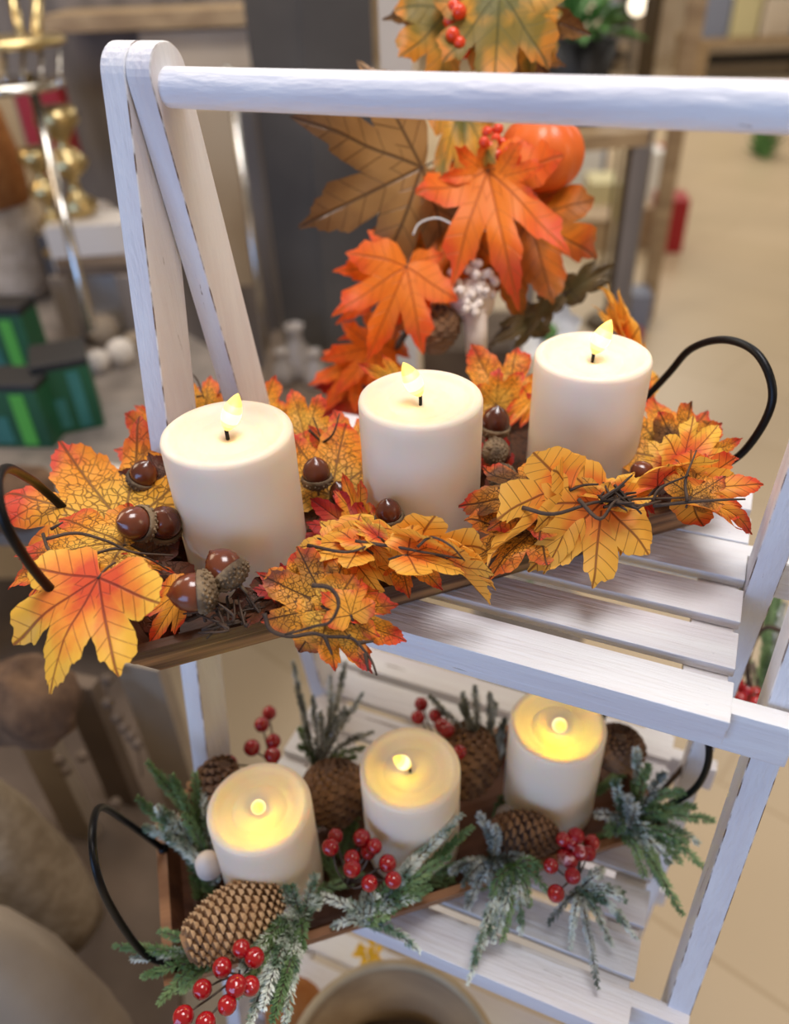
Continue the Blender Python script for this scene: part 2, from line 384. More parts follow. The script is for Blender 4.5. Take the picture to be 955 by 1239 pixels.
# ------------------------------------------------------------------ candles
def candle(label, c, ztop, H, R_, fdir, flen, fr, wax, power, glowcol, grp):
    zb = ztop-H; t = root('pillar_candle', label, 'candle', (c[0], c[1], zb), None)
    C = V((c[0], c[1], zb)); bm = bmesh.new()
    prof = [(0, 0), (R_-.002, 0), (R_-.0004, .0012), (R_, .004)]+[(R_+.0001*math.sin(k*1.7), H*k/10) for k in range(1, 10)]+\
           [(R_, H-.003), (R_-.0006, H-.0012), (R_-.002, H-.0002), (R_-.0045, H), (R_-.0062, H-.0008), (R_-.0078, H-.0026), (R_-.012, H-.0036),
            (R_-.0165, H-.0042), (R_-.0175, H-.0047), (R_-.0185, H-.0042), (.010, H-.0042), (.006, H-.0046), (.0035, H-.006), (0, H-.006)]
    add_lathe(bm, prof, C, seg=72)
    finish('wax_body', bm, wax, t)
    top = C+Z*(H-.006); bm = bmesh.new()
    fd = V(fdir).normalized()
    w1 = top+Z*.0060
    add_tube(bm, [top, top+Z*.004, w1], .0011, seg=8); finish('wick', bm, M_['wick'], t)
    bm = bmesh.new(); cam = (-(w1)).normalized(); x_ = fd.orthogonal().normalized(); rows = []; NS = 18
    pr = [(fr*math.sin(math.pi*(k/NS)**.86)**.80, flen*k/NS) for k in range(NS+1)]; pr[0] = (0, 0); pr[-1] = (0, flen)
    for k in range(NS):
        f = (k+.5)/NS; n0 = len(bm.faces)
        mi = 2 if .30 < f < .58 else (1 if .18 < f < .74 else 0)
        add_lathe(bm, [pr[k], pr[k+1]], w1-fd*.0006, fd, seg=28, mi=mi, xa=x_)
    bmesh.ops.remove_doubles(bm, verts=bm.verts, dist=1e-6)
    fl = finish('flame', bm, [M_['flame'], M_['flamemid'], M_['flamecore']], t)
    ld = bpy.data.lights.new('flame_light', 'POINT'); ld.energy = power; ld.color = glowcol; ld.shadow_soft_size = .0035
    lo = bpy.data.objects.new('flame_light', ld); COL.objects.link(lo)
    lo.parent = t; lo.location = w1+fd*flen*.45+cam*.0095+Z*.002-C
    return t
cr = V((.906, .416, 0))          # roughly image right on the ground
cv = V((-.41, .91, 0))
gl = (1, .62, .13)
candle('ivory pillar candle with lit flame, leftmost on the top shelf', (-.242, .310), -.22, .1000, .0372, cr*.45+Z+cv*.1, .0245, .0056, M_['wax'], .012, gl, None)
candle('ivory pillar candle with lit flame leaning left, middle one on the top shelf', (-.154, .384), -.22, .1000, .0372, -cr*.45+Z+cv*.05, .0245, .0058, M_['wax'], .012, gl, None)
candle('ivory pillar candle with lit flame, rightmost on the top shelf beside the black handle', (-.070, .474), -.22, .1000, .0372, cr*.42+Z+cv*.1, .0245, .0060, M_['wax'], .012, gl, None)
candle('ivory pillar candle above the light brown pine cone, leftmost on the lower shelf', (-.228, .251), -.49, .1025, .0370, -cv*.55+Z*.6+cr*.1, .014, .0050, M_['wax'], .024, (1, .68, .0), None)
candle('ivory pillar candle behind red berries, middle one on the lower shelf', (-.141, .320), -.49, .1025, .0370, -cr*.8+Z*.75+cv*.05, .017, .0052, M_['wax'], .017, (1, .68, .0), None)
candle('ivory pillar candle glowing bright yellow, rightmost on the lower shelf', (-.050, .398), -.49, .1025, .0370, -cv*.75+Z*.55, .014, .0055, M_['wax'], .036, (1, .68, .0), None)

# ------------------------------------------------------------------ maple leaves
SHAPES = {   # right half of the outline from tip to stalk, index of each valley and lobe tip
 'soft': ([(0, 1.0), (.05, .93), (.11, .90), (.17, .83), (.19, .75), (.25, .70), (.235, .60), (.25, .50), (.33, .57), (.40, .655), (.47, .65), (.62, .72), (.63, .60), (.70, .51), (.67, .42),
           (.60, .34), (.47, .255), (.60, .26), (.68, .20), (.79, .10), (.72, .0), (.70, -.09), (.60, -.16), (.46, -.19), (.36, -.26), (.20, -.23), (.08, -.10), (0, -.03)], (7, 16), (0, 11, 19)),
 'sharp': ([(0, 1.0), (.055, .88), (.12, .82), (.13, .74), (.19, .68), (.17, .55), (.15, .42), (.24, .50), (.35, .60), (.41, .60), (.68, .76), (.62, .58),
           (.68, .49), (.56, .38), (.38, .23), (.52, .235), (.62, .20), (.84, .12), (.70, .03), (.66, -.06), (.50, -.07), (.40, -.15), (.24, -.15), (.08, -.08), (0, -.02)], (6, 14), (0, 10, 17))}
def leaf(name, mt, base, tip, parent, nrm=None, roll=0, curl=.15, fold=.12, bend=.4, wid=1., seed=0, narrow=1., rip=.05, half=False, lobes=1., shape='soft'):
    HALF, VL, TI = SHAPES[shape]; TIPS = {i: HALF[i] for i in TI}
    def sect(i): return TI[0] if i < VL[0] else (TI[1] if i < VL[1] else TI[2])
    """one leaf from its stalk point to the tip of its middle lobe"""
    rg = random.Random(seed*13+5); base = V(base); tip = V(tip)
    ya = (tip-base); Ln = ya.length; ya.normalize()
    n0 = V(nrm) if nrm is not None else Z
    if abs(n0.normalized().dot(ya)) > .96: n0 = -base
    xa = ya.cross(n0).normalized(); za = xa.cross(ya)
    if roll:
        q = Matrix.Rotation(math.radians(roll), 3, ya); xa = q @ xa; za = q @ za
    out = []; SUB = 3                # outline: right half then mirrored left half
    jit = [(rg.uniform(-.02, .02), rg.uniform(-.02, .02)) for _ in HALF]
    def side(sg):
        pts = []
        for i in range(len(HALF)-1):
            a, b = HALF[i], HALF[i+1]
            for k in range(SUB):
                t = k/SUB; x = a[0]+(b[0]-a[0])*t; y = a[1]+(b[1]-a[1])*t; o_ = (.018 if k == 1 else 0)*math.hypot(x, y); x += o_*x/max(.1, math.hypot(x, y))*1.2; y += o_*y/max(.1, math.hypot(x, y))*1.2
                ip = i+t; sc = sect(i)
                pts.append((x*sg, y, sc, i if k == 0 else -1))
        return pts
    R_ = side(1); Lf = side(-1)
    cyc = R_+[(0, HALF[-1][1], TI[2], -2)]+[(x, y, s, i) for (x, y, s, i) in Lf[::-1][:-1]]
    # sector of each outline edge
    N = len(cyc)
    NR = 9; bm = bmesh.new()
    ul, ue, uf = bm.loops.layers.uv.new('lobe'), bm.loops.layers.uv.new('edge'), bm.loops.layers.uv.new('flat')
    so = seed*3.7
    def warp(x, y):
        r = math.hypot(x, y)
        x2 = x*wid*(narrow if True else 1); y2 = y
        z = curl*r*r*-1+fold*abs(x)*1.1+rip*math.sin(x*7+so)*r+rip*1.1*math.sin(y*6+x*4+so*2)*r
        z += .05*r*r*noise.noise(V((x*3, y*3, so)))*3
        # bend along the leaf
        if abs(bend) > .01:
            t = y2*bend; yy = math.sin(t)/bend; zz = -(1-math.cos(t))/bend
            y2 = yy-math.sin(t)*-z*0; z = z*math.cos(t)+zz
        return base+(xa*x2+ya*y2+za*z)*Ln*(1.0)
    rows = []
    ctr = bm.verts.new(warp(0, .01)); meta = {ctr: (0, .01, 0)}
    for k in range(1, NR+1):
        f = (k/NR)**.9; rw = []
        for (x, y, s, i) in cyc:
            if lobes != 1 and abs(x) > .25: x, y = x*lobes, y*lobes
            xx, yy = x*f, .01+(y-.01)*f
            v = bm.verts.new(warp(xx, yy)); meta[v] = (xx, yy, k/NR); rw.append(v)
        rows.append(rw)
    def sector(a, b):
        # edge between outline points a, b -> lobe tip
        s = cyc[a][2] if a < len(R_) else cyc[b][2]
        x, y = TIPS[s]; sg = 1 if a < len(R_) else -1
        d = V((x*sg, y-.01)).normalized(); return d
    def put(face, d):
        for lp in face.loops:
            x, y, f = meta[lp.vert]; p = V((x, y-.01))
            lp[ul].uv = (p.dot(d), abs(p.x*d.y-p.y*d.x)); lp[ue].uv = (f, 0); lp[uf].uv = (x, y)
    for i in range(N):
        j = (i+1) % N; d = sector(i, j)
        f = bm.faces.new((ctr, rows[0][j], rows[0][i])); put(f, d)
        for k in range(NR-1):
            f = bm.faces.new((rows[k][i], rows[k][j], rows[k+1][j], rows[k+1][i])); put(f, d)
    # stalk
    st = warp(0, 0.02); pth = smooth_path([st, base-ya*Ln*.10-za*Ln*.03, base-ya*Ln*.2-za*Ln*.10], 4)
    add_tube(bm, pth, .0009, .0006, seg=6, mi=1)
    return finish(name, bm, [LM[mt], M_['twig']], parent)

LS = [0]
def PL(parent, mt, b, zb, t, zt, **k):
    """leaf given by two points where the photo shows stalk and tip, and their heights"""
    LS[0] += 1
    return leaf('leaf', mt, onz(b[0], b[1], zb), onz(t[0], t[1], zt), parent, seed=LS[0], **k)
def PD(parent, mt, b, db, t, dt, **k):
    LS[0] += 1
    return leaf('leaf', mt, P(b[0], b[1], db), P(t[0], t[1], dt), parent, seed=LS[0], **k)
CN = V((.30, -.62, .72))         # a normal that faces the viewer
def acorn(parent, px, py, z, r, axis, mt='acorn'):
    """nut with the pointed end along axis and a rough cap at the other end"""
    c = onz(px, py, z); a = V(axis).normalized(); bm = bmesh.new()
    pr = [(0, -1.02), (.5, -.92), (.85, -.6), (1, -.15), (1., .2), (.86, .62), (.6, .92), (.34, 1.1), (.14, 1.2), (.06, 1.28), (0, 1.3)]
    add_lathe(bm, [(x*r, y*r) for x, y in pr], c, a, seg=24)
    n = finish('acorn', bm, M_[mt], parent)
    bm = bmesh.new()
    pr = [(0, -1.28), (.4, -1.24), (.75, -1.08), (1.02, -.8), (1.14, -.5), (1.14, -.32), (1.05, -.24), (.98, -.3)]
    add_lathe(bm, [(x*r, y*r) for x, y in pr], c, a, seg=24)
    # scales of the cap
    x = a.orthogonal().normalized(); y = a.cross(x)
    for k in range(70):
        t = k*2.39996; f = math.sqrt((k+.5)/70); ang = f*1.35
        pr_ = (math.sin(ang)*1.15, -.38-.86*math.cos(ang))
        add_ball(bm, c+(x*math.cos(t)+y*math.sin(t))*pr_[0]*r+a*pr_[1]*r, r*.115, 5)
    add_tube(bm, [c-a*r*1.2, c-a*r*1.9], r*.12, r*.09, seg=6)
    finish('cap', bm, M_['cap'], n)
def twig(parent, pts, r=.0011, name='twig'):
    bm = bmesh.new()
    for line in pts:
        p3 = [onz(x, y, z) for x, y, z in line]
        add_tube(bm, smooth_path(p3, 5), r, r*.45, seg=7, flat=.8)
    return finish(name, bm, M_['twig'], parent)

# ------------------------------------------------------------------ autumn sprays in the top tray
G1 = 'autumn leaf sprays around the top candles'
def spray(label, loc): return root('leaf_spray', label, 'leaf spray', loc, G1)
# --- left end
s = spray('autumn maple leaf and acorn spray spilling over the left end of the top wooden tray', T1(-.16, -.01, -.318))
PL(s, 'y', (150, 640), -.284, (68, 524), -.258, nrm=CN*.4+Z, curl=.06, fold=.12, wid=.80, bend=.12)
PL(s, 'y', (152, 660), -.270, (4, 650), -.262, nrm=Z, curl=.25, fold=.16, wid=.62, bend=.3, roll=-12)
PL(s, 'y', (104, 672), -.278, (-8, 700), -.286, nrm=Z+CN, curl=.15, fold=.1, wid=.6, bend=.2)
PL(s, 'w', (120, 698), -.262, (44, 830), -.284, nrm=CN, curl=.12, fold=.06, wid=.84, bend=.25, roll=14)
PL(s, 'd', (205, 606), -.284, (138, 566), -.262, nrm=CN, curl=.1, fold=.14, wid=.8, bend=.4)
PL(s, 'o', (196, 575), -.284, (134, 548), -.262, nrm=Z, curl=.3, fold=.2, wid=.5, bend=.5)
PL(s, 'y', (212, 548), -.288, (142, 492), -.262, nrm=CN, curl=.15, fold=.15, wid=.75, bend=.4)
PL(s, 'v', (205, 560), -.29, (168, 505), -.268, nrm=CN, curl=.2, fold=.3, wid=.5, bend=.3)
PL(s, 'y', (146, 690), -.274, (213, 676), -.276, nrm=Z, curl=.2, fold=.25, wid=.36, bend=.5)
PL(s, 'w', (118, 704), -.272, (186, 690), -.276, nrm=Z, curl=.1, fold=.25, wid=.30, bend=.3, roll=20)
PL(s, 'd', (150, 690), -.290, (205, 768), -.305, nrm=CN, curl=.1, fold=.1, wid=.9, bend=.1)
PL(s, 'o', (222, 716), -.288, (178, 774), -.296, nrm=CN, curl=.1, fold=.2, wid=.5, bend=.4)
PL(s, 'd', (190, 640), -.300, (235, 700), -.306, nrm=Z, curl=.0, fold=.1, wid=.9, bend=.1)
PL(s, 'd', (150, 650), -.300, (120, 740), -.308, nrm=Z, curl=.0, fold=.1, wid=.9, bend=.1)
acorn(s, 163, 633, -.258, .0094, -cr*.2+V((0, -.6, .5)))
acorn(s, 199, 633, -.266, .0096, cr*.3-cv*.3+Z*.7)
acorn(s, 174, 574, -.268, .0086, cr*.5+Z*.9)
acorn(s, 205, 588, -.288, .0090, cr*.3+Z)
acorn(s, 188, 668, -.298, .0085, -cr*.8+Z*.3)
twig(s, [[(52, 646, -.262), (62, 668, -.262), (96, 675, -.262), (140, 664, -.264), (176, 674, -.270), (205, 690, -.28)],
         [(56, 652, -.260), (92, 645, -.260), (130, 655, -.262), (160, 668, -.266), (210, 672, -.272)],
         [(62, 640, -.262), (76, 632, -.258)], [(66, 668, -.262), (112, 690, -.268), (160, 682, -.27)]])
# --- back left, behind the first candle
s = spray('autumn leaf spray with red-tipped leaves rising behind the leftmost top candle', T1(-.07, .045, -.318))
PL(s, 'y', (250, 515), -.285, (212, 450), -.255, nrm=CN, curl=.12, fold=.2, wid=.7, bend=.3)
PL(s, 'o', (205, 520), -.290, (176, 462), -.262, nrm=CN, curl=.12, fold=.2, wid=.6, bend=.3)
PL(s, 'o', (235, 500), -.285, (255, 460), -.262, nrm=CN, curl=.12, fold=.2, wid=.5, bend=.3)
PL(s, 'y', (310, 515), -.285, (292, 444), -.253, nrm=CN, curl=.12, fold=.2, wid=.8, bend=.2)
PL(s, 'y', (370, 530), -.285, (351, 466), -.258, nrm=CN, curl=.12, fold=.2, wid=.75, bend=.2)
PL(s, 'y', (382, 590), -.296, (362, 505), -.272, nrm=CN, curl=.08, fold=.1, wid=.85, bend=.2)
PL(s, 'y', (400, 600), -.292, (420, 500), -.262, nrm=CN, curl=.08, fold=.1, wid=.95, bend=.2)
PL(s, 'y', (425, 560), -.290, (402, 488), -.262, nrm=CN, curl=.08, fold=.12, wid=.7, bend=.2)
PL(s, 'o', (330, 520), -.29, (330, 470), -.266, nrm=CN, curl=.12, fold=.2, wid=.7, bend=.3)
twig(s, [[(212, 446, -.250), (236, 456, -.250), (247, 482, -.260)], [(238, 480, -.255), (246, 479, -.256)]])
twig(s, [[(190, 480, -.258), (203, 505, -.27), (215, 520, -.285)]])
twig(s, [[(384, 560, -.282), (389, 535, -.275), (379, 505, -.262)], [(374, 520, -.266), (389, 535, -.275), (401, 548, -.28)], [(389, 537, -.275), (403, 525, -.266), (411, 500, -.258)]])
# --- centre well
s = spray('deep red leaf and upright acorn spray between the left and middle top candles', T1(-.055, -.01, -.318))
acorn(s, 383, 572, -.272, .0088, Z+cv*.1)
acorn(s, 413, 597, -.286, .0075, -cr*.3+Z)
acorn(s, 470, 620, -.276, .0078, Z-cr*.1)
PL(s, 'r', (425, 640), -.290, (374, 600), -.272, nrm=CN, curl=.2, fold=.25, wid=.7, bend=.4)
PL(s, 'o', (436, 630), -.288, (414, 570), -.264, nrm=CN, curl=.1, fold=.3, wid=.45, bend=.2)
PL(s, 'r', (395, 650), -.300, (372, 628), -.29, nrm=Z, curl=.1, fold=.1, wid=1, bend=.2)
PL(s, 'r', (400, 590), -.304, (370, 640), -.304, nrm=Z, curl=.0, fold=.1, wid=.9, bend=.1)
PL(s, 'd', (400, 600), -.302, (440, 660), -.304, nrm=Z, curl=.0, fold=.1, wid=1, bend=.1)
PL(s, 'o', (455, 650), -.292, (432, 608), -.275, nrm=CN, curl=.1, fold=.2, wid=.5, bend=.2)
# --- front, between left and middle candle
s = spray('crackled yellow leaf spray with two acorns and curled twig, over the tray front left', T1(-.07, -.05, -.318))
acorn(s, 272, 687, -.272, .0098, -cr*.6+cv*.5+Z*.5)
acorn(s, 233, 717, -.276, .0104, -cr*1.-V((0, .2, 0))+Z*.1)
PL(s, 'b', (398, 735), -.284, (312, 694), -.268, nrm=CN, curl=.1, fold=.1, wid=.85, bend=.25)
PL(s, 'b', (395, 722), -.280, (330, 752), -.286, nrm=Z+CN, curl=.15, fold=.15, wid=.7, bend=.4)
PL(s, 'y', (352, 722), -.284, (402, 672), -.266, nrm=CN, curl=.1, fold=.15, wid=.75, bend=.3)
PL(s, 'o', (425, 745), -.282, (408, 692), -.266, nrm=CN, curl=.1, fold=.2, wid=.75, bend=.3)
PL(s, 'y', (398, 738), -.282, (494, 782), -.298, nrm=CN, curl=.1, fold=.12, wid=.62, bend=.35, roll=10)
PL(s, 'y', (392, 735), -.284, (450, 815), -.305, nrm=CN, curl=.1, fold=.12, wid=.55, bend=.3)
PL(s, 'y', (400, 720), -.278, (474, 742), -.284, nrm=CN, curl=.1, fold=.2, wid=.45, bend=.3)
PL(s, 'd', (330, 720), -.292, (270, 752), -.296, nrm=Z, curl=.0, fold=.1, wid=.7, bend=.1)
PL(s, 'r', (360, 720), -.292, (308, 690), -.288, nrm=Z, curl=.0, fold=.1, wid=.6, bend=.1)
twig(s, [[(320, 742, -.278), (328, 762, -.284), (352, 770, -.288), (378, 766, -.288), (395, 770, -.288), (425, 772, -.290), (440, 786, -.294), (450, 800, -.297), (456, 817, -.300)],
         [(378, 708, -.264), (400, 712, -.262), (410, 730, -.266), (400, 752, -.272), (380, 758, -.276), (345, 768, -.284)],
         [(393, 770, -.288), (402, 792, -.294)], [(420, 772, -.29), (424, 768, -.288)], [(432, 778, -.292), (452, 776, -.294)], [(442, 790, -.294), (446, 812, -.30)]], .0013)
bm = bmesh.new()
for k in range(26):
    q = onz(255+rnd.uniform(-30, 60), 742+rnd.uniform(-12, 14), -.294+rnd.uniform(-.004, .006)); add_tube(bm, smooth_path([q, q+V((rnd.uniform(-1, 1), rnd.uniform(-1, 1), rnd.uniform(-.3, .6)))*.008, q+V((rnd.uniform(-1, 1), rnd.uniform(-1, 1), rnd.uniform(-.3, .6)))*.014], 3), .0011, .0005, seg=5)
finish('dry_stalks', bm, M_['twig'], s)
# --- front, in front of the middle candle
s = spray('orange leaf spray with thin yellow strips, drooping before the middle top candle', T1(-.005, -.05, -.318))
PL(s, 'v', (436, 662), -.266, (356, 646), -.260, nrm=Z+CN*.4, curl=.1, fold=.2, wid=.62, bend=.4)
PL(s, 'w', (405, 668), -.270, (362, 684), -.276, nrm=Z+CN, curl=.1, fold=.2, wid=.6, bend=.4)
PL(s, 'v', (392, 655), -.266, (432, 684), -.276, nrm=Z+CN, curl=.1, fold=.1, wid=.7, bend=.3)
PL(s, 'w', (428, 648), -.264, (524, 650), -.270, nrm=Z+CN*.3, curl=.15, fold=.2, wid=.40, bend=.6)
PL(s, 'w', (458, 650), -.262, (420, 625), -.256, nrm=CN, curl=.1, fold=.3, wid=.35, bend=.2)
PL(s, 'v', (418, 668), -.272, (506, 708), -.290, nrm=CN, curl=.1, fold=.12, wid=.55, bend=.4)
PL(s, 'v', (445, 655), -.266, (478, 690), -.282, nrm=CN, curl=.1, fold=.12, wid=.5, bend=.3)
PL(s, 'v', (498, 662), -.268, (610, 702), -.288, nrm=Z, curl=.1, fold=.5, wid=.16, bend=.3)
PL(s, 'v', (540, 676), -.272, (604, 722), -.292, nrm=Z+cr, curl=.1, fold=.5, wid=.14, bend=.2)
PL(s, 'v', (492, 672), -.266, (585, 672), -.276, nrm=CN+Z, curl=.1, fold=.2, wid=.45, bend=.2)
PL(s, 'y', (480, 668), -.284, (535, 705), -.288, nrm=CN+Z, curl=.1, fold=.2, wid=.8, bend=.2)
PL(s, 'd', (470, 670), -.290, (420, 690), -.296, nrm=Z, curl=.0, fold=.1, wid=.9, bend=.1)
twig(s, [[(430, 655, -.262), (480, 662, -.262), (512, 668, -.264), (560, 676, -.270)], [(505, 662, -.260), (522, 650, -.256), (545, 660, -.258), (562, 678, -.266)], [(372, 660, -.262), (420, 668, -.262), (450, 658, -.262)]], .0011)
# --- front right
s = spray('big yellow veined leaf spray with dark twig before the rightmost top candle', T1(.09, -.05, -.318))
PL(s, 'b', (655, 606), -.272, (560, 594), -.262, nrm=Z+CN*.7, curl=.12, fold=.15, wid=.8, bend=.4)
PL(s, 'b', (650, 640), -.284, (546, 672), -.290, nrm=Z+CN*.5, curl=.1, fold=.15, wid=.6, bend=.3)
PL(s, 'v', (692, 592), -.260, (575, 672), -.280, nrm=cv+Z*.4, curl=.1, fold=.5, wid=.26, bend=.3)
PL(s, 'v', (730, 606), -.268, (650, 684), -.284, nrm=CN, curl=.12, fold=.12, wid=.85, bend=.35)
PL(s, 'v', (700, 590), -.264, (672, 690), -.288, nrm=CN+cr*.3, curl=.12, fold=.25, wid=.55, bend=.3)
PL(s, 'w', (756, 622), -.278, (727, 684), -.298, nrm=CN, curl=.1, fold=.2, wid=.36, bend=.2)
PL(s, 'w', (735, 604), -.268, (800, 580), -.266, nrm=Z+CN, curl=.1, fold=.2, wid=.45, bend=.3)
PL(s, 'v', (735, 604), -.266, (686, 582), -.256, nrm=Z+CN, curl=.1, fold=.3, wid=.4, bend=.5)
PL(s, 'r', (772, 600), -.282, (785, 634), -.29, nrm=CN, curl=.1, fold=.2, wid=.5, bend=.2)
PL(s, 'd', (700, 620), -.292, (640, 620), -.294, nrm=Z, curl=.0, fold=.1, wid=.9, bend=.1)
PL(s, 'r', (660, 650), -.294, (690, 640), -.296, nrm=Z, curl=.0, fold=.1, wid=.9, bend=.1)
twig(s, [[(632, 614, -.262), (670, 622, -.262), (720, 608, -.260), (770, 604, -.262), (835, 602, -.266)], [(700, 604, -.258), (726, 628, -.262), (745, 606, -.258), (770, 600, -.262)],
         [(727, 604, -.258), (748, 590, -.254), (765, 575, -.250)], [(745, 606, -.258), (772, 612, -.262), (800, 606, -.264)]], .0013)
bm = bmesh.new()
for k in range(14):
    q = onz(752+rnd.uniform(-12, 12), 604+rnd.uniform(-8, 8), -.262); add_tube(bm, [q, q+V((rnd.uniform(-1, 1), rnd.uniform(-1, 1), rnd.uniform(-.4, .6)))*.008, q+V((rnd.uniform(-1, 1), rnd.uniform(-1, 1), rnd.uniform(-.3, .6)))*.012], .0013, .0006, seg=5)
finish('knot', bm, M_['twig'], s)
# --- right end
s = spray('red-tipped leaf spray over the right end of the top tray below the handle', T1(.165, -.005, -.318))
PL(s, 'y', (812, 560), -.290, (800, 462), -.262, nrm=CN, curl=.1, fold=.15, wid=.75, bend=.3)
PL(s, 'b', (822, 545), -.282, (880, 508), -.268, nrm=CN, curl=.1, fold=.12, wid=.95, bend=.3)
PL(s, 'b', (830, 540), -.284, (790, 498), -.270, nrm=CN, curl=.1, fold=.15, wid=.9, bend=.3)
PL(s, 'w', (815, 566), -.274, (786, 530), -.262, nrm=CN, curl=.1, fold=.1, wid=.8, bend=.2)
PL(s, 'w', (826, 562), -.270, (878, 508), -.252, nrm=CN, curl=.1, fold=.12, wid=.62, bend=.2)
PL(s, 'y', (845, 556), -.276, (902, 528), -.262, nrm=CN, curl=.1, fold=.12, wid=.55, bend=.2)
PL(s, 'w', (795, 590), -.266, (880, 548), -.258, nrm=cv+Z*.8, curl=.2, fold=.4, wid=.36, bend=.3)
PL(s, 'b', (836, 602), -.268, (852, 552), -.255, nrm=CN, curl=.1, fold=.2, wid=.8, bend=.2)
PL(s, 'o', (832, 592), -.270, (930, 584), -.268, nrm=CN, curl=.1, fold=.12, wid=.62, bend=.2)
PL(s, 'o', (850, 585), -.272, (878, 552), -.262, nrm=CN, curl=.1, fold=.2, wid=.7, bend=.3)
PL(s, 'o', (838, 603), -.270, (933, 632), -.284, nrm=Z+CN, curl=.1, fold=.2, wid=.30, bend=.4)
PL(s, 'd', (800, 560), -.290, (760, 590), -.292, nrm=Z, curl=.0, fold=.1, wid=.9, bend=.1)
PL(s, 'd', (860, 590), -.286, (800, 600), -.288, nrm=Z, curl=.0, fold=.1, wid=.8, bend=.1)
acorn(s, 778, 573, -.280, .0078, -cr*.6+Z*.6)
twig(s, [[(790, 612, -.268), (830, 608, -.264), (870, 605, -.262), (902, 604, -.264)], [(832, 606, -.262), (830, 580, -.256), (843, 545, -.246)], [(790, 606, -.264), (800, 590, -.258), (834, 575, -.254)]], .0012)
# --- back, between middle and right candle
s = spray('red-edged leaf spray with acorns standing between the middle and rightmost top candles', T1(.065, .03, -.318))
PL(s, 'y', (612, 492), -.288, (570, 414), -.255, nrm=CN, curl=.1, fold=.12, wid=.85, bend=.2)
PL(s, 'y', (600, 490), -.286, (634, 448), -.262, nrm=CN, curl=.1, fold=.12, wid=.8, bend=.2)
PL(s, 'o', (645, 480), -.280, (611, 518), -.290, nrm=CN, curl=.1, fold=.2, wid=.35, bend=.3)
PL(s, 'y', (482, 470), -.286, (446, 440), -.258, nrm=CN, curl=.1, fold=.2, wid=.6, bend=.2)
PL(s, 'r', (600, 560), -.296, (592, 520), -.280, nrm=CN, curl=.1, fold=.2, wid=.7, bend=.2)
PL(s, 'd', (615, 520), -.300, (625, 590), -.304, nrm=Z, curl=.0, fold=.1, wid=.9, bend=.1)
PL(s, 'd', (625, 560), -.300, (590, 600), -.304, nrm=Z, curl=.0, fold=.1, wid=.9, bend=.1)
PL(s, 'd', (610, 480), -.300, (590, 540), -.304, nrm=Z, curl=.0, fold=.1, wid=.9, bend=.1)
acorn(s, 600, 510, -.276, .0098, Z+cr*.1)
acorn(s, 603, 548, -.286, .0085, V((.3, .7, -.6)))
acorn(s, 612, 580, -.292, .0085, V((.3, .7, -.6)))
# --- behind the right candle: one tall narrow sprig
s = spray('slim orange leaf sprig sticking up behind the rightmost top candle', T1(.13, .045, -.318))
PL(s, 'v', (757, 425), -.270, (732, 322), -.225, nrm=CN, curl=.1, fold=.35, wid=.11, bend=.35)
PL(s, 'v', (752, 405), -.262, (718, 362), -.240, nrm=CN, curl=.1, fold=.3, wid=.22, bend=.2)
PL(s, 'w', (775, 470), -.290, (758, 400), -.262, nrm=CN, curl=.1, fold=.3, wid=.3, bend=.2)

# ------------------------------------------------------------------ frosted greenery on the lower shelf
def frond(parent, a, za, b, zb, sag=.006, m='needle2', nl=.0075, dens=1.0, side=None, r=.0009, twin=True):
    if twin and rnd.random() < .65:
        t_ = rnd.uniform(.6, .9)
        frond(parent, (a[0]+rnd.uniform(-6, 6), a[1]+rnd.uniform(-6, 6)), za, (a[0]+(b[0]-a[0])*t_+rnd.uniform(-16, 16), a[1]+(b[1]-a[1])*t_+rnd.uniform(-12, 12)), za+(zb-za)*t_, sag, m, nl, dens, None, r, False)
    p0, p2 = onz(a[0], a[1], za), onz(b[0], b[1], zb)
    L = (p2-p0).length; mid = p0.lerp(p2, .5)+Z*sag+V((rnd.uniform(-1, 1), rnd.uniform(-1, 1), 0))*L*.05
    path = smooth_path([p0, mid, p2], 10); bm = bmesh.new()
    add_tube(bm, path, r, r*.5, seg=5, mi=1, cap=False)
    nl = nl*.78; n = int(L/.00021*dens); m_ = len(path)-1
    for k in range(n):
        t = (k+rnd.random())/n; f = t*m_; i = min(int(f), m_-1); p = path[i].lerp(path[i+1], f-i)
        d = (path[i+1]-path[i]).normalized(); o = d.orthogonal().normalized(); w = d.cross(o); an = rnd.uniform(0, 6.283)
        q = o*math.cos(an)+w*math.sin(an); l = nl*rnd.uniform(.75, 1.1)*(1-.45*max(0, t-.8)/.2)
        dr = (q*.8+d*.6).normalized(); e = p+dr*l-Z*.0004
        s1 = dr.orthogonal().normalized()*(.00062); s2 = dr.cross(s1).normalized()*(.00062)
        m0 = p.lerp(e, .55)
        v = [bm.verts.new(m0+s1), bm.verts.new(m0-s1*.5+s2*.87), bm.verts.new(m0-s1*.5-s2*.87), bm.verts.new(p), bm.verts.new(e)]
        for tri in ((0, 1, 3), (1, 2, 3), (2, 0, 3), (1, 0, 4), (2, 1, 4), (0, 2, 4)): bm.faces.new([v[j] for j in tri])
    return finish('frond', bm, [M_[m], M_['stem']], parent, smooth=False)
G2 = 'frosted pine sprays around the lower candles'
def pine(label, px, py, z=-.592): return root('pine_spray', label, 'pine spray', onz(px, py, z), G2)
ZL = -.575
s = pine('frosted green pine spray standing up at the left end of the lower tray', 250, 1050)
for b, zb in (((178, 922), -.50), ((208, 938), -.505), ((236, 935), -.51), ((166, 965), -.52), ((190, 975), -.515), ((222, 985), -.52), ((174, 1000), -.54), ((244, 955), -.52), ((200, 1010), -.53), ((228, 1030), -.54)):
    frond(s, (258, 1068), ZL, b, zb, .010, rnd.choice(['needle2', 'needle', 'needle2']), .0085)
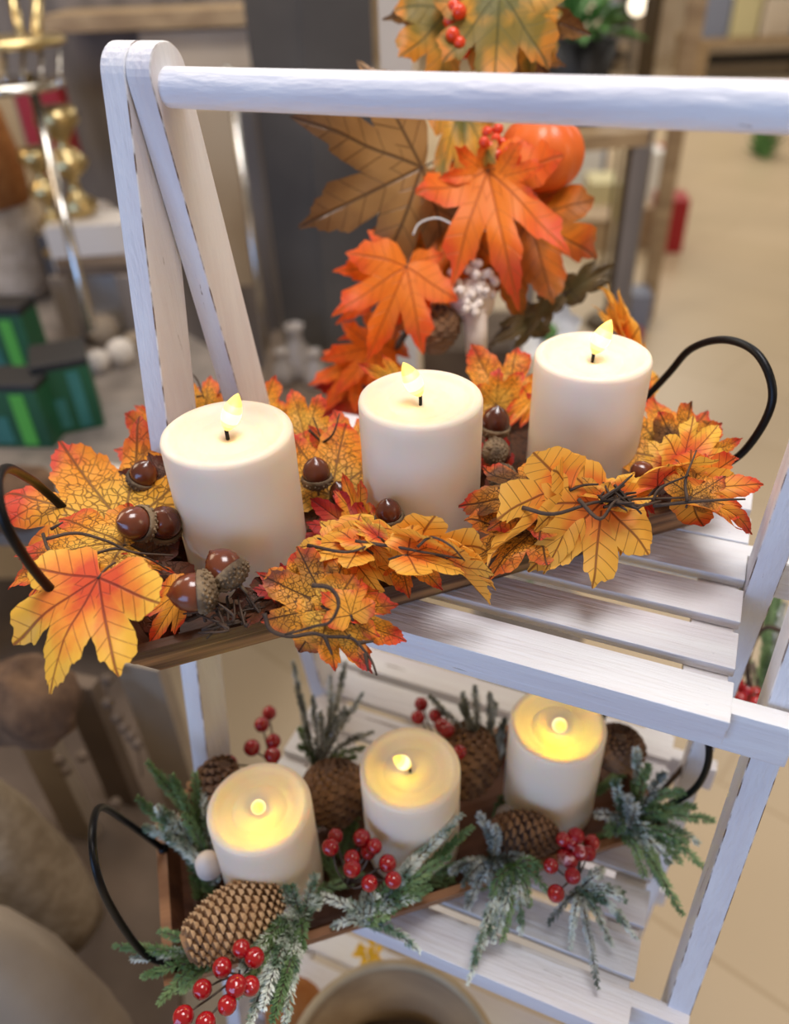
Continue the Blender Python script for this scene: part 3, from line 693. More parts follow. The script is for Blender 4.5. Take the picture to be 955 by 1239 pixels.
s = pine('green pine spray lying over the lower left corner beside the light pine cone', 236, 1165)
for b, zb in (((138, 1144), -.560), ((172, 1182), -.566), ((192, 1126), -.552), ((192, 1214), -.575), ((232, 1130), -.55), ((160, 1160), -.566), ((215, 1200), -.575)):
    frond(s, (262, 1160), -.57, b, zb, .006, rnd.choice(['needle', 'needle', 'needle2']), .0075)
s = pine('bright green frosted pine spray hanging at the bottom edge beside the red berries', 350, 1110)
for b, zb in (((300, 1245), -.552), ((286, 1206), -.548), ((330, 1235), -.55), ((350, 1200), -.552), ((292, 1172), -.540), ((318, 1220), -.545), ((345, 1238), -.556), ((310, 1150), -.54), ((365, 1150), -.55)):
    frond(s, (366, 1110), -.556, b, zb, .008, rnd.choice(['needle', 'needle', 'needle2']), .0088, 1.2)
for b, zb in (((382, 1058), -.535), ((352, 1072), -.530), ((388, 1090), -.545), ((330, 1118), -.54)):
    frond(s, (366, 1118), -.556, b, zb, .006, 'needle2', .0085, 1.2)
s = pine('frosted pine spray curving along the lower tray front before the middle candle', 440, 1130)
for b, zb in (((388, 1082), -.548), ((420, 1092), -.55), ((478, 1062), -.54), ((520, 1058), -.545), ((560, 985), -.52), ((508, 1152), -.585), ((470, 1110), -.56), ((500, 1085), -.55), ((402, 1122), -.57), ((455, 1082), -.546), ((545, 1035), -.54), ((540, 1010), -.53), ((572, 1000), -.54)):
    frond(s, (445, 1118), -.568, b, zb, .007, rnd.choice(['needle', 'needle2', 'needle2']), .0075)
s = pine('grey-green pine spray in the gap between the middle and rightmost lower candles', 590, 1040)
for b, zb in (((560, 1070), -.56), ((600, 1000), -.53), ((545, 1055), -.56), ((580, 985), -.53), ((610, 1070), -.565), ((565, 1100), -.58), ((640, 1040), -.56)):
    frond(s, (598, 1042), -.578, b, zb, .008, 'needle3', .0080)
s = pine('long frosted pine spray drooping over the lower tray front below the dark pine cone', 620, 1050)
for b, zb in (((566, 1190), -.598), ((594, 1085), -.56), ((655, 1050), -.548), ((630, 1130), -.58), ((608, 1140), -.584), ((664, 1080), -.565), ((584, 1120), -.575), ((578, 1160), -.59), ((642, 1095), -.572)):
    frond(s, (622, 1048), -.558, b, zb, .010, rnd.choice(['needle2', 'needle2', 'needle']), .0072)
s = pine('frosted pine spray with finger-like tips over the slats under the frosted berries', 700, 1080)
for b, zb in (((724, 1196), -.592), ((770, 1136), -.588), ((742, 1146), -.590), ((664, 1118), -.585), ((690, 1148), -.59), ((756, 1080), -.57), ((728, 1060), -.565), ((712, 1140), -.59)):
    frond(s, (702, 1076), -.572, b, zb, .008, rnd.choice(['needle2', 'needle2', 'needle3']), .0062)
s = pine('dusty grey-green pine spray fanning out over the right end of the lower tray', 760, 1000)
for b, zb in (((852, 1048), -.575), ((826, 1106), -.585), ((800, 1070), -.585), ((864, 992), -.555), ((846, 1020), -.565), ((785, 925), -.52), ((745, 945), -.525), ((828, 958), -.53), ((805, 935), -.52), ((812, 1045), -.57),
              ((780, 1060), -.575), ((735, 1010), -.56), ((760, 965), -.53), ((808, 990), -.55), ((832, 1020), -.56), ((720, 985), -.55), ((790, 1010), -.56), ((770, 905), -.52), ((842, 975), -.55)):
    frond(s, (752+rnd.uniform(-8, 14), 1004+rnd.uniform(-10, 10)), -.57, b, zb, .012, rnd.choice(['needle2', 'needle3', 'needle3', 'needle']), .0085)
for b, zb in (((938, 700), -.52), ((950, 730), -.53), ((925, 760), -.55), ((960, 780), -.55), ((895, 790), -.56), ((945, 680), -.51)):
    frond(s, (922, 835), -.59, b, zb, .008, rnd.choice(['needle', 'needle3']), .0085)
bm = bmesh.new(); add_tube(bm, smooth_path([onz(775, 985, -.572), onz(850, 905, -.565), onz(905, 862, -.57), onz(905, 800, -.53), onz(925, 760, -.50), onz(960, 770, -.50)], 6), .0022, seg=8)
finish('twig', bm, M_['twig'], s)
s = pine('grey twiggy pine spray behind the lower candles under the wooden tray', 390, 930)
for b, zb in (((400, 818), -.50), ((378, 842), -.51), ((440, 838), -.50), ((355, 800), -.50), ((452, 885), -.53), ((420, 860), -.52), ((362, 880), -.54), ((418, 800), -.50), ((440, 905), -.54)):
    frond(s, (385, 935), -.575, b, zb, .008, rnd.choice(['needle', 'needle3', 'needle3']), .0065, .8)
s = pine('dusty pine spray behind the dark pine cone, left of the bright yellow candle', 590, 930)
for b, zb in (((560, 838), -.50), ((600, 850), -.51), ((520, 842), -.51), ((610, 905), -.54), ((585, 880), -.53), ((575, 830), -.50), ((612, 870), -.52)):
    frond(s, (592, 942), -.57, b, zb, .008, 'needle3', .0075)
s = pine('dark green pine sprigs lying flat in the lower tray between the candles', 400, 1040)
for p_, q_ in (((330, 1110), (440, 1060)), ((420, 1075), (370, 1020)), ((470, 1085), (580, 1040)), ((590, 1050), (650, 1040)), ((700, 1035), (780, 985)), ((430, 985), (420, 1050)), ((610, 960), (600, 1020)), ((240, 1090), (230, 1030)), ((380, 1000), (430, 960)), ((720, 960), (770, 930)), ((560, 1080), (640, 1065)), ((255, 1110), (262, 1040))):
    frond(s, p_, -.588, q_, -.578, .004, 'needle', .0085)
def cone(label, a, za, b, zb, r, m, nsc=150):
    """pine cone from its stalk end a to its tip b, scales set in a spiral"""
    p0, p1 = onz(a[0], a[1], za), onz(b[0], b[1], zb); d = (p1-p0); L = d.length; d.normalize()
    x = d.orthogonal().normalized(); y = d.cross(x); bm = bmesh.new()
    def rad(t): return r*(.30+.70*math.sin(math.pi*min(1, .12+t*.86))**.75)
    add_lathe(bm, [(0, 0)]+[(rad(t/10)*.72, L*t/10) for t in range(0, 11)]+[(0, L)], p0, d, seg=16)
    for k in range(nsc):
        t = (k+.5)/nsc; an = k*2.39996; q = x*math.cos(an)+y*math.sin(an); w = d.cross(q)
        R = rad(t); c = p0+d*(L*t); q_ = (110/nsc)**.5; sw = R*.40*q_*(1-.2*t); ln = R*.52*q_
        i0 = c+q*R*.62; o1 = c+q*R*1.02+d*ln*.62; tp = c+q*R*.98+d*ln*1.05
        v = [bm.verts.new(i0-w*sw*.5), bm.verts.new(i0+w*sw*.5), bm.verts.new(o1+w*sw*.78), bm.verts.new(tp+w*sw*.3), bm.verts.new(tp-w*sw*.3), bm.verts.new(o1-w*sw*.78)]
        u = [bm.verts.new(vv.co-q*R*.13+d*R*.05) for vv in v]; ctr = bm.verts.new(o1+q*R*.10)
        for j in range(6):
            fc = bm.faces.new((v[j], v[(j+1) % 6], ctr)); fc.material_index = 1 if j in (2, 3, 4) else 0; bm.faces.new((u[j], u[(j+1) % 6], v[(j+1) % 6], v[j]))
        bm.faces.new(u[::-1])
    bmesh.ops.recalc_face_normals(bm, faces=bm.faces)
    return tag(finish('pine_cone', bm, [M_[m], M_['conet'] if m == 'cone' else M_['cone']], None, smooth=False), label, 'pine cone')
cone('large light brown pine cone lying before the leftmost lower candle', (224, 1148), -.545, (338, 1080), -.540, .0215, 'cone', 260)
cone('brown pine cone with pale tips standing left of the leftmost lower candle', (240, 1010), -.575, (272, 925), -.515, .021, 'coned')
cone('dark round pine cone end between the left and middle lower candles', (410, 995), -.575, (400, 930), -.535, .026, 'coned')
cone('dark brown pine cone lying at the foot of the bright yellow candle', (594, 1002), -.560, (672, 1014), -.560, .0165, 'coned', 130)
cone('brown pine cone behind the middle lower candle, right side', (560, 960), -.575, (568, 885), -.525, .026, 'coned')
cone('dark pine cone half hidden by the shelf edge right of the bright yellow candle', (742, 925), -.56, (752, 892), -.53, .021, 'coned')

def berries(label, pts, z0, hub, m='berry', r=.0066, lab2=None, grp=None):
    h = onz(hub[0], hub[1], hub[2]); t = root('berry_sprig', label, 'berries', h, grp)
    st = bmesh.new()
    for i, (x, y) in enumerate(pts):
        z = z0+rnd.uniform(-.006, .006); c = onz(x, y, z); bm = bmesh.new(); rr = r*rnd.uniform(.9, 1.05)
        ax = (c-h).normalized()
        add_lathe(bm, [(0, -1), (.38, -.93), (.72, -.72), (.95, -.35), (1.02, .05), (.93, .45), (.68, .78), (.36, .96), (.16, 1.02), (.12, 1.1), (0, 1.12)], c, ax, seg=20) if 0 else \
            add_lathe(bm, [(a*rr, b*rr) for a, b in [(0, -1), (.38, -.93), (.72, -.72), (.95, -.35), (1.02, .05), (.93, .45), (.68, .78), (.36, .96), (.16, 1.0), (.1, 1.09), (0, 1.1)]], c, ax, seg=20)
        mm = m if not (m == 'berryf') else rnd.choice(['berryf', 'berryf', 'berry'])
        finish('berry', bm, M_[mm], t)
        add_tube(st, smooth_path([h, h.lerp(c, .5)-Z*.002+V((rnd.uniform(-1, 1), rnd.uniform(-1, 1), 0))*.003, c-ax*rr*.9], 4), .0009, .0007, seg=5)
    finish('stem', st, M_['stem'], t); return t
berries('glossy red berry sprig at the bottom left before the light pine cone', [(292, 1148), (308, 1159), (269, 1171), (245, 1197), (275, 1216), (222, 1230), (249, 1237), (286, 1193), (303, 1193)], -.528, (290, 1180, -.550), r=.0064)
berries('red berry sprig before the middle lower candle', [(406, 1012), (400, 1025), (438, 1014), (453, 1024), (446, 1030), (426, 1038), (426, 1051), (469, 1045), (447, 1069), (476, 1065)], -.530, (420, 1070, -.556), r=.0062)
berries('snow-dusted red berry sprig at the foot of the bright yellow candle', [(690, 1020), (702, 1032), (682, 1016), (667, 1048), (693, 1060), (673, 1081), (712, 1033), (690, 1042), (697, 1012), (716, 1020), (684, 1036)], -.545, (700, 1060, -.565), 'berryf', .0060)
berries('red berry sprig behind the leftmost lower candle', [(326, 863), (317, 877), (305, 905), (331, 897), (277, 924), (330, 914)], -.530, (330, 930, -.560), r=.0066)
berries('red berry sprig behind the middle lower candle', [(510, 852), (506, 868), (527, 866), (541, 883), (556, 910), (535, 878)], -.520, (540, 905, -.550), r=.0060)
berries('dark red berry sprig glimpsed right of the top shelf slats', [(905, 835), (893, 828), (897, 845), (915, 850), (902, 858), (915, 838)], -.560, (912, 800, -.555), r=.0060)
bm = bmesh.new(); add_lathe(bm, [(0, -.016), (.007, -.014), (.010, -.005), (.0088, .005), (.005, .013), (0, .015)], onz(252, 1046, -.540), V((.1, -.2, 1)), seg=20)
tag(finish('white_bell_ornament', bm, M_['berryw']), 'small white rounded ornament left of the leftmost lower candle', 'ornament')
bm = bmesh.new(); add_ball(bm, onz(611, 985, -.563), .0075, 16); tag(finish('glass_bead', bm, M_['glass']), 'small clear bead against the bright yellow candle', 'bead')

# ------------------------------------------------------------------ hanging autumn garland on the white post behind the rack
GK = .86
def Pg(x, y, d): return P(x, y, d*GK)
g = root('hanging_garland', 'hanging autumn garland of big bronze and orange leaves, berries and pumpkin on a white post', 'garland', Pg(500, 250, .80))
def GL(mt, b, t, d=.78, **k):
    k.setdefault('shape', 'sharp' if mt in 'BO' else 'soft'); k.setdefault('nrm', -ray((b[0]+t[0])/2, (b[1]+t[1])/2)); d *= GK; PD(g, mt, b, d+rnd.uniform(-.01, .01), t, d-.02, **k)
GL('B', (512, 202), (370, 271), .75, wid=.98, curl=.12, fold=.08, bend=.35)
GL('B', (552, 2), (470, 22), .78, wid=.7, curl=.1, bend=.3)
GL('B', (625, 8), (704, 38), .78, wid=.9, curl=.1, bend=.3)
GL('B', (632, 60), (680, 78), .80, wid=.7, curl=.1, bend=.3)
GL('G', (560, 130), (566, 242), .76, wid=.42, curl=.1, bend=.2)
GL('G', (545, 10), (532, 112), .77, wid=.75, curl=.1, bend=.2)
GL('G', (605, -10), (598, 110), .75, wid=.8, curl=.1, bend=.2)
GL('G', (640, 20), (640, 95), .79, wid=.6, curl=.1, bend=.2)
GL('O', (590, 205), (624, 358), .74, wid=.62, curl=.1, bend=.3)
GL('O', (600, 215), (651, 248), .75, wid=.9, curl=.1, bend=.3)
GL('O', (590, 210), (538, 215), .76, wid=.8, curl=.1, bend=.3)
GL('A', (640, 262), (668, 362), .78, wid=.85, curl=.1, bend=.2)
GL('A', (635, 262), (683, 262), .79, wid=.8, curl=.1, bend=.2)
GL('A', (545, 235), (518, 345), .79, wid=.6, curl=.1, bend=.2)
GL('A', (610, 290), (628, 380), .80, wid=.7, curl=.1, bend=.2)
GL('A', (560, 270), (560, 350), .80, wid=.8, curl=.1, bend=.2)
GL('O', (492, 322), (446, 432), .76, wid=.72, curl=.1, bend=.3)
GL('O', (492, 320), (414, 386), .77, wid=.62, curl=.1, bend=.3)
GL('O', (492, 322), (520, 388), .77, wid=.7, curl=.1, bend=.3)
GL('A', (520, 300), (480, 400), .80, wid=.8, curl=.1, bend=.2)
GL('O', (455, 420), (412, 470), .80, wid=.8, curl=.2, bend=.4)
GL('O', (430, 440), (396, 492), .81, wid=.7, curl=.2, bend=.4)
GL('r', (440, 470), (385, 505), .82, wid=.7, curl=.2, bend=.4)
GL('O', (470, 400), (430, 440), .81, wid=.7, curl=.2, bend=.4)
GL('L', (690, 352), (745, 318), .80, wid=.42, curl=.1, bend=.4)
GL('L', (650, 388), (602, 412), .80, wid=.42, curl=.1, bend=.3)
GL('L', (668, 362), (640, 400), .80, wid=.4, curl=.1, bend=.3)
bm = bmesh.new()
for ln in ([(735, 322), (690, 352), (650, 378), (600, 410), (570, 450)], [(520, -20), (540, 100), (545, 230), (530, 330), (480, 420), (440, 470)], [(600, 410), (640, 366)]):
    add_tube(bm, smooth_path([Pg(x, y, .82) for x, y in ln], 6), .0032, seg=8)
finish('vine', bm, M_['stem'], g)
bm = bmesh.new(); add_tube(bm, smooth_path([Pg(x, y, .745) for x, y in [(500, 284), (508, 270), (530, 264), (558, 276), (585, 279), (606, 272), (625, 262)]], 6), .0008, seg=6)
finish('light_wire', bm, M_['white'], g)
def clump(pts, d, r, m, nm, bulk):
    st = bmesh.new()
    c0 = Pg(sum(p[0] for p in pts)/len(pts), sum(p[1] for p in pts)/len(pts)+8, d+.02)
    if bulk: bb = bmesh.new(); add_ball(bb, c0-Z*.004, .020, 12)
    for x, y in pts:
        c = Pg(x, y, d+rnd.uniform(-.008, .012))
        if bulk: add_ball(bb, c, r*rnd.uniform(.8, 1.1), 10)
        else:
            b1 = bmesh.new(); add_ball(b1, c, r*rnd.uniform(.9, 1.05), 14); finish(nm, b1, M_[m], g)
        if not bulk: add_tube(st, [c0, c], .0008, seg=5)
    if bulk: finish(nm, bb, M_[m], g)
    if bulk: add_tube(st, [c0, c0-Z*.03], .002, seg=6)
    finish('berry_stems', st, M_['stem'], g)
clump([(556, 14), (544, 26), (562, 28), (548, 42), (566, 40), (556, 52), (545, 60), (562, 62), (550, 8), (568, 22), (553, 34)], .745, .0058, 'berryo', 'berry', False)
clump([(590, 160), (600, 168), (594, 178), (608, 174), (602, 188), (616, 184), (590, 190), (612, 196), (624, 192), (603, 156), (622, 202), (586, 172)], .745, .0050, 'berryo', 'berry', False)
wp = []
for k in range(46):
    a, q = rnd.uniform(0, 6.28), rnd.random()**.5; wp.append((571+math.cos(a)*q*30, 347+math.sin(a)*q*32))
clump(wp, .765, .0040, 'berryw', 'white_berry_cluster', True)
bm = bmesh.new(); add_tube(bm, [Pg(575, 375, .78), Pg(577, 430, .79)], .011, .009, seg=14); finish('white_stick', bm, M_['berryw'], g)
# pumpkin, ribbed
c = Pg(655, 186, .775); bm = bmesh.new(); n = 60; rings = []
for i in range(1, 16):
    th = math.pi*i/16; rg = []
    for j in range(n):
        a = 2*math.pi*j/n; rr = .0345*(1+.07*abs(math.cos(a*4.5)))*math.sin(th)**.85
        rg.append(bm.verts.new(c+X*rr*math.cos(a)+Y*rr*math.sin(a)+Z*.031*math.cos(th)))
    rings.append(rg)
for a, b in zip(rings, rings[1:]):
    for j in range(n): bm.faces.new((a[j], b[j], b[(j+1) % n], a[(j+1) % n]))
bm.faces.new(rings[0]); bm.faces.new(rings[-1][::-1]); bmesh.ops.recalc_face_normals(bm, faces=bm.faces)
pk = finish('pumpkin', bm, M_['pumpkin'], g)
bm = bmesh.new(); add_tube(bm, smooth_path([c+Z*.028, c+Z*.040+X*.003, c+Z*.048+X*.010], 4), .006, .004, seg=8); finish('pumpkin_stalk', bm, M_['stem'], pk)
def cone_part(px, py, d, r, L, ax, parent):
    o = cone('x', (0, 0), -1, (1, 1), -1.0, r, 'coned', 2)
    bpy.data.objects.remove(o)
def cone3(p0, p1, r, m, nsc, parent=None):
    global onz
    keep = onz; seq = [p0, p1]; onz = lambda *a: seq.pop(0)
    o = cone('dark pine cone tucked in the hanging garland beside the white berries', (0, 0), 0, (0, 0), 0, r, m, nsc); onz = keep; return o
o = cone3(Pg(528, 425, .80), Pg(526, 378, .78), .021, 'coned', 100)
del o['label'], o['category']
wl = o.location.copy(); o.parent = g; o.location = wl-g.location

# white post the garland hangs on
def panel(name, label, cat, x0, x1, py, d, z0, z1, th, m, parent=None, yaw=0, bev=.002, group=None):
    p = P((x0+x1)/2, py, d); w = (x1-x0)*d/F
    ca, sa = math.cos(yaw), math.sin(yaw); ax = V((.911*ca+.412*sa, .412*ca-.911*sa, 0)).normalized(); ay = V((-ax.y, ax.x, 0))
    bm = bmesh.new(); add_box(bm, V((p.x, p.y, (z0+z1)/2))+ay*th/2, (w, th, z1-z0), (ax, ay, Z), bev)
    o = finish(name, bm, M_[m], parent, smooth=False)
    return tag(o, label, cat, group) if parent is None else o
panel('garland_post', 'plain white wooden post behind the hanging garland', 'post', 457, 500, 50, .84, -UP, .06, .025, 'cream', yaw=.35)

# ------------------------------------------------------------------ the shop around
def boxat(name, label, cat, px, py, z, wpx, hpx, dep, m, yaw=0, parent=None, group=None, bev=.002):
    """upright box standing at height z with the middle of its front foot at the pixel"""
    p = onz(px, py, z); d = -(p.x*0)+ (V((-.3326, .7326, -.5938)).normalized().dot(p)); w = wpx*d/F
    el = math.atan2(-p.z, math.hypot(p.x, p.y)); h = hpx*d/F/max(.5, math.cos(el))
    ca, sa = math.cos(yaw), math.sin(yaw); ax = V((.911*ca+.412*sa, .412*ca-.911*sa, 0)).normalized(); ay = V((-ax.y, ax.x, 0))
    bm = bmesh.new(); add_box(bm, p+ay*dep/2+Z*h/2, (w, dep, h), (ax, ay, Z), bev)
    o = finish(name, bm, M_[m], parent, smooth=False)
    if parent is None: tag(o, label, cat, group)
    return p, w, h, ax, ay, o
floor_m = bpy.data.materials.new('floor_vinyl'); floor_m.use_nodes = True
nt = floor_m.node_tree; b = nt.nodes['Principled BSDF']; b.inputs['Roughness'].default_value = .32
tc = nt.nodes.new('ShaderNodeTexCoord'); br = nt.nodes.new('ShaderNodeTexBrick'); mp = nt.nodes.new('ShaderNodeMapping')
mp.inputs['Rotation'].default_value = (0, 0, .3)
nt.links.new(tc.outputs['Object'], mp.inputs[0]); nt.links.new(mp.outputs[0], br.inputs[0])
br.inputs['Scale'].default_value = 1.; br.inputs['Brick Width'].default_value = 1.2; br.inputs['Row Height'].default_value = .3; br.inputs['Mortar Size'].default_value = .004
br.inputs['Color1'].default_value = sl(198, 177, 146); br.inputs['Color2'].default_value = sl(193, 172, 140); br.inputs['Mortar'].default_value = sl(182, 160, 128)
no = nt.nodes.new('ShaderNodeTexNoise'); no.inputs['Scale'].default_value = 1.6; nt.links.new(tc.outputs['Object'], no.inputs[0])
mx = nt.nodes.new('ShaderNodeMixRGB'); mx.blend_type = 'MULTIPLY'; mx.inputs[0].default_value = .25
nt.links.new(br.outputs[0], mx.inputs[1]); nt.links.new(no.outputs['Fac'], mx.inputs[2]); nt.links.new(mx.outputs[0], b.inputs['Base Color'])
M_['floor'] = floor_m
bm = bmesh.new(); add_box(bm, (0, 4.5, -UP-.05), (16, 13, .1)); struct(finish('floor', bm, M_['floor'], smooth=False))
bm = bmesh.new(); add_box(bm, (0, 11.05, .25), (16, .1, 3.0)); struct(finish('wall_back', bm, M_['beige'], smooth=False))
bm = bmesh.new(); add_box(bm, (-5.05, 4.5, .25), (.1, 13, 3.0)); struct(finish('wall_left', bm, M_['beige'], smooth=False))

# left: low table with taupe cover and goods on it
def table(name, label, pts, z, m, th=.03, zf=-UP):
    t = root(name, label, 'table', (sum(p[0] for p in pts)/len(pts), sum(p[1] for p in pts)/len(pts), zf))
    bm = bmesh.new(); a = [bm.verts.new((x, y, z)) for x, y in pts]; c_ = [bm.verts.new((x, y, z-th)) for x, y in pts]
    bm.faces.new(a); bm.faces.new(c_[::-1])
    for i in range(len(pts)): bm.faces.new((a[i], a[(i+1) % len(pts)], c_[(i+1) % len(pts)], c_[i]))
    bmesh.ops.recalc_face_normals(bm, faces=bm.faces); finish('table_top', bm, M_[m], t, smooth=False)
    cx, cy = t.location.x, t.location.y
    for x, y in pts:
        bm = bmesh.new(); q = V((x, y, 0)).lerp(V((cx, cy, 0)), .07); add_box(bm, (q.x, q.y, (z-th+zf)/2), (.04, .04, z-th-zf), bev=.003); finish('leg', bm, M_['greywood'], t, smooth=False)
    return t
ZT = -.66
def g2(px, py, z): p = onz(px, py, z); return (p.x, p.y)
table('display_table', 'grey-brown display table with green boxes at the left, behind the white rack', [g2(-150, 640, ZT), g2(120, 640, ZT), g2(285, 440, ZT), g2(60, 300, ZT), g2(-250, 300, ZT)], ZT, 'greywood')
# green boxes
def gbox(label, px, py, w, h, dep, yaw, lid, strip):
    p, wd, hh, ax, ay, o = boxat('x', label, 'box', px, py, ZT, w, h, dep, 'green', yaw)
    loc = o.location.copy(); bpy.data.objects.remove(o)
    t = root('green_box', label, 'box', p)
    bm = bmesh.new(); add_box(bm, p+ay*dep/2+Z*hh*.46, (wd, dep, hh*.92), (ax, ay, Z), .002); finish('box_body', bm, M_['green'], t, smooth=False)
    bm = bmesh.new(); add_box(bm, p+ay*dep/2+Z*hh*.96, (wd*1.02, dep*1.02, hh*.10), (ax, ay, Z), .002); finish('lid', bm, M_[lid], t, smooth=False)
    bm = bmesh.new(); add_box(bm, p-ay*.0012+Z*hh*.46+ax*wd*.18, (wd*.22, .002, hh*.80), (ax, ay, Z)); finish('lime_stripe', bm, M_[strip], t, smooth=False)
    bm = bmesh.new(); add_box(bm, p-ay*.0012+Z*hh*.30-ax*wd*.25, (wd*.35, .002, hh*.42), (ax, ay, Z)); finish('teal_panel', bm, M_['teal'], t, smooth=False)
gbox('green box with black lid and lime stripe, in front at the left edge', 28, 542, 78, 74, .07, .1, 'black', 'greenl')
gbox('dark green box with black top, right of the other green boxes', 96, 522, 62, 80, .09, -.35, 'black', 'teal')
gbox('tall green box with black top standing behind the other green boxes', 22, 470, 66, 92, .06, .1, 'black', 'greenl')
boxat('storage_box', 'plain white box on the table behind the left rack leg', 'box', 134, 402, ZT, 86, 118, .1, 'linen', -.1)
bm = bmesh.new(); p = onz(115, 600, ZT)
add_lathe(bm, [(0, 0), (.06, 0), (.075, .01), (.07, .03), (.04, .04), (0, .042)], p, Z, seg=24, sq=.6, xa=(.9, .4, 0), wob=.04)
tag(finish('folded_cloth', bm, M_['linen']), 'crumpled pale cloth on the table at the left behind the leaves', 'cloth')
bm = bmesh.new(); p = onz(30, 620, ZT)
add_lathe(bm, [(0, 0), (.05, 0), (.062, .02), (.05, .05), (.02, .06), (0, .062)], p, Z, seg=24, wob=.05)
tag(finish('furry_cushion', bm, M_['furb']), 'brown furry cushion on the table at the left edge below the green boxes', 'cushion')
# fur gnome like ornament: rust hat band and cream fur
p = onz(22, 356, ZT); dd = p.length; t = root('fur_figure', 'standing ornament with rust orange top and cream fur body at the left edge', 'ornament', p)
r = 44*dd/F*.92
bm = bmesh.new(); add_lathe(bm, [(0, 0), (r*.85, 0), (r*1.02, r*.5), (r, r*1.6), (r*.95, r*2.3), (0, r*2.35)], p, Z, seg=28, wob=.03); finish('fur_body', bm, M_['furw'], t)
bm = bmesh.new(); add_lathe(bm, [(0, r*2.3), (r*1.0, r*2.3), (r*1.02, r*3.2), (r*.9, r*4.3), (r*.5, r*4.9), (0, r*5)], p, Z, seg=28, wob=.03); finish('rust_top', bm, M_['rust'], t)
# tall gold and chrome stand
t = root('metal_stand', 'gold and chrome plant stand with mirrored tray at the left edge', 'stand', onz(60, 400, ZT))
bm = bmesh.new(); add_tube(bm, [P(36, 92, 1.40), P(112, 402, 1.40)], .009, seg=12); finish('chrome_leg', bm, M_['chrome'], t)
bm = bmesh.new(); add_tube(bm, [P(46, -20, 1.52), P(44, 60, 1.50)], .010, seg=12); add_tube(bm, [P(10, -20, 1.45), P(30, 60, 1.45)], .008, seg=12); finish('gold_rod', bm, M_['gold'], t)
for yy, mm in ((56, 'gold'), (108, 'chrome')):
    bm = bmesh.new(); q = P(12, yy, 1.44); add_lathe(bm, [(0, 0), (.098, 0), (.102, .006), (.098, .013), (0, .013)], q, Z, seg=40); finish('tray_ring', bm, M_[mm], t)
bm = bmesh.new()
for k in range(7): add_tube(bm, [P(-60+22*k, 62, 1.42), P(-60+22*k, 106, 1.42)], .0035, seg=6)
finish('tray_rail', bm, M_['chrome'], t)
# gold candlesticks and glass ornaments
G3 = 'gold candlesticks on the left table'
for i, (x, yb, h, lab) in enumerate(((108, 296, 150, 'gold turned candlestick right of the chrome stand'), (76, 306, 118, 'short gold candlestick beside the chrome stand'))):
    p = P(x, yb, 1.62); s_ = h*1.62/F
    bm = bmesh.new(); add_lathe(bm, [(0, 0), (.17, 0), (.2, .03), (.08, .1), (.05, .2), (.13, .27), (.15, .32), (.05, .40), (.04, .5), (.12, .56), (.16, .62), (.1, .68), (.04, .75), (.1, .84), (.16, .9), (.14, 1), (0, 1)][0:1]+[(a*s_, b_*s_) for a, b_ in [(.17, 0), (.2, .03), (.08, .1), (.05, .2), (.13, .27), (.15, .32), (.05, .40), (.04, .5), (.12, .56), (.16, .62), (.1, .68), (.04, .75), (.1, .84), (.16, .9), (.14, 1)]]+[(0, s_)], p, Z, seg=24)
    tag(finish('candlestick', bm, M_['gold']), lab, 'candlestick', G3)
table('side_table', 'dark glass-topped side table carrying the gold candlesticks at the left', [(P(60, 296, 1.5).x, P(60, 296, 1.5).y), (P(150, 296, 1.5).x, P(150, 296, 1.5).y), (P(150, 296, 1.8).x, P(150, 296, 1.8).y), (P(60, 296, 1.8).x, P(60, 296, 1.8).y)], P(100, 298, 1.62).z-.001, 'brownd', .02, ZT)
boxat('gift_box', 'dark red box behind the gold candlesticks', 'box', 70, 210, P(100, 298, 1.62).z, 52, 92, .06, 'red')
zc = P(100, 298, 1.62).z
G4 = 'glass ornaments at the left'
for i, (x, y, r_, mm) in enumerate(((118, 236, 18, 'glass'), (134, 262, 13, 'glass'), (86, 258, 11, 'gold'), (132, 292, 11, 'glass'))):
    p = P(x, y, 1.66); rr = r_*1.66/F; p.z = zc+rr; bm = bmesh.new(); add_ball(bm, p, rr, 16)
    tag(finish('glass_ball', bm, M_[mm]), ('round clear glass ornament', 'smaller clear glass ornament', 'little gold ball ornament', 'small glass ball ornament')[i]+(' below the gold candlesticks, left of the white rack leg'), 'ornament', G4)
for i, (x, y, r_) in enumerate(((130, 415, 18), (150, 440, 16), (165, 424, 12), (122, 448, 13))):
    p = onz(x, y, ZT); rr = r_*p.length/F; bm = bmesh.new(); add_lathe(bm, [(0, 0), (rr*.7, 0), (rr, rr*.8), (rr*.8, rr*1.5), (rr*.3, rr*1.8), (0, rr*1.85)], p, Z, seg=20, wob=.06)
    tag(finish('stone_ornament', bm, M_['linen' if i % 2 else 'taupe']), ('larger rounded', 'pale', 'small brownish'[0:5]+' pale', 'low')[i]+' stone-like ornament on the table behind the left rack leg', 'ornament', 'stone-like ornaments left of the rack leg')

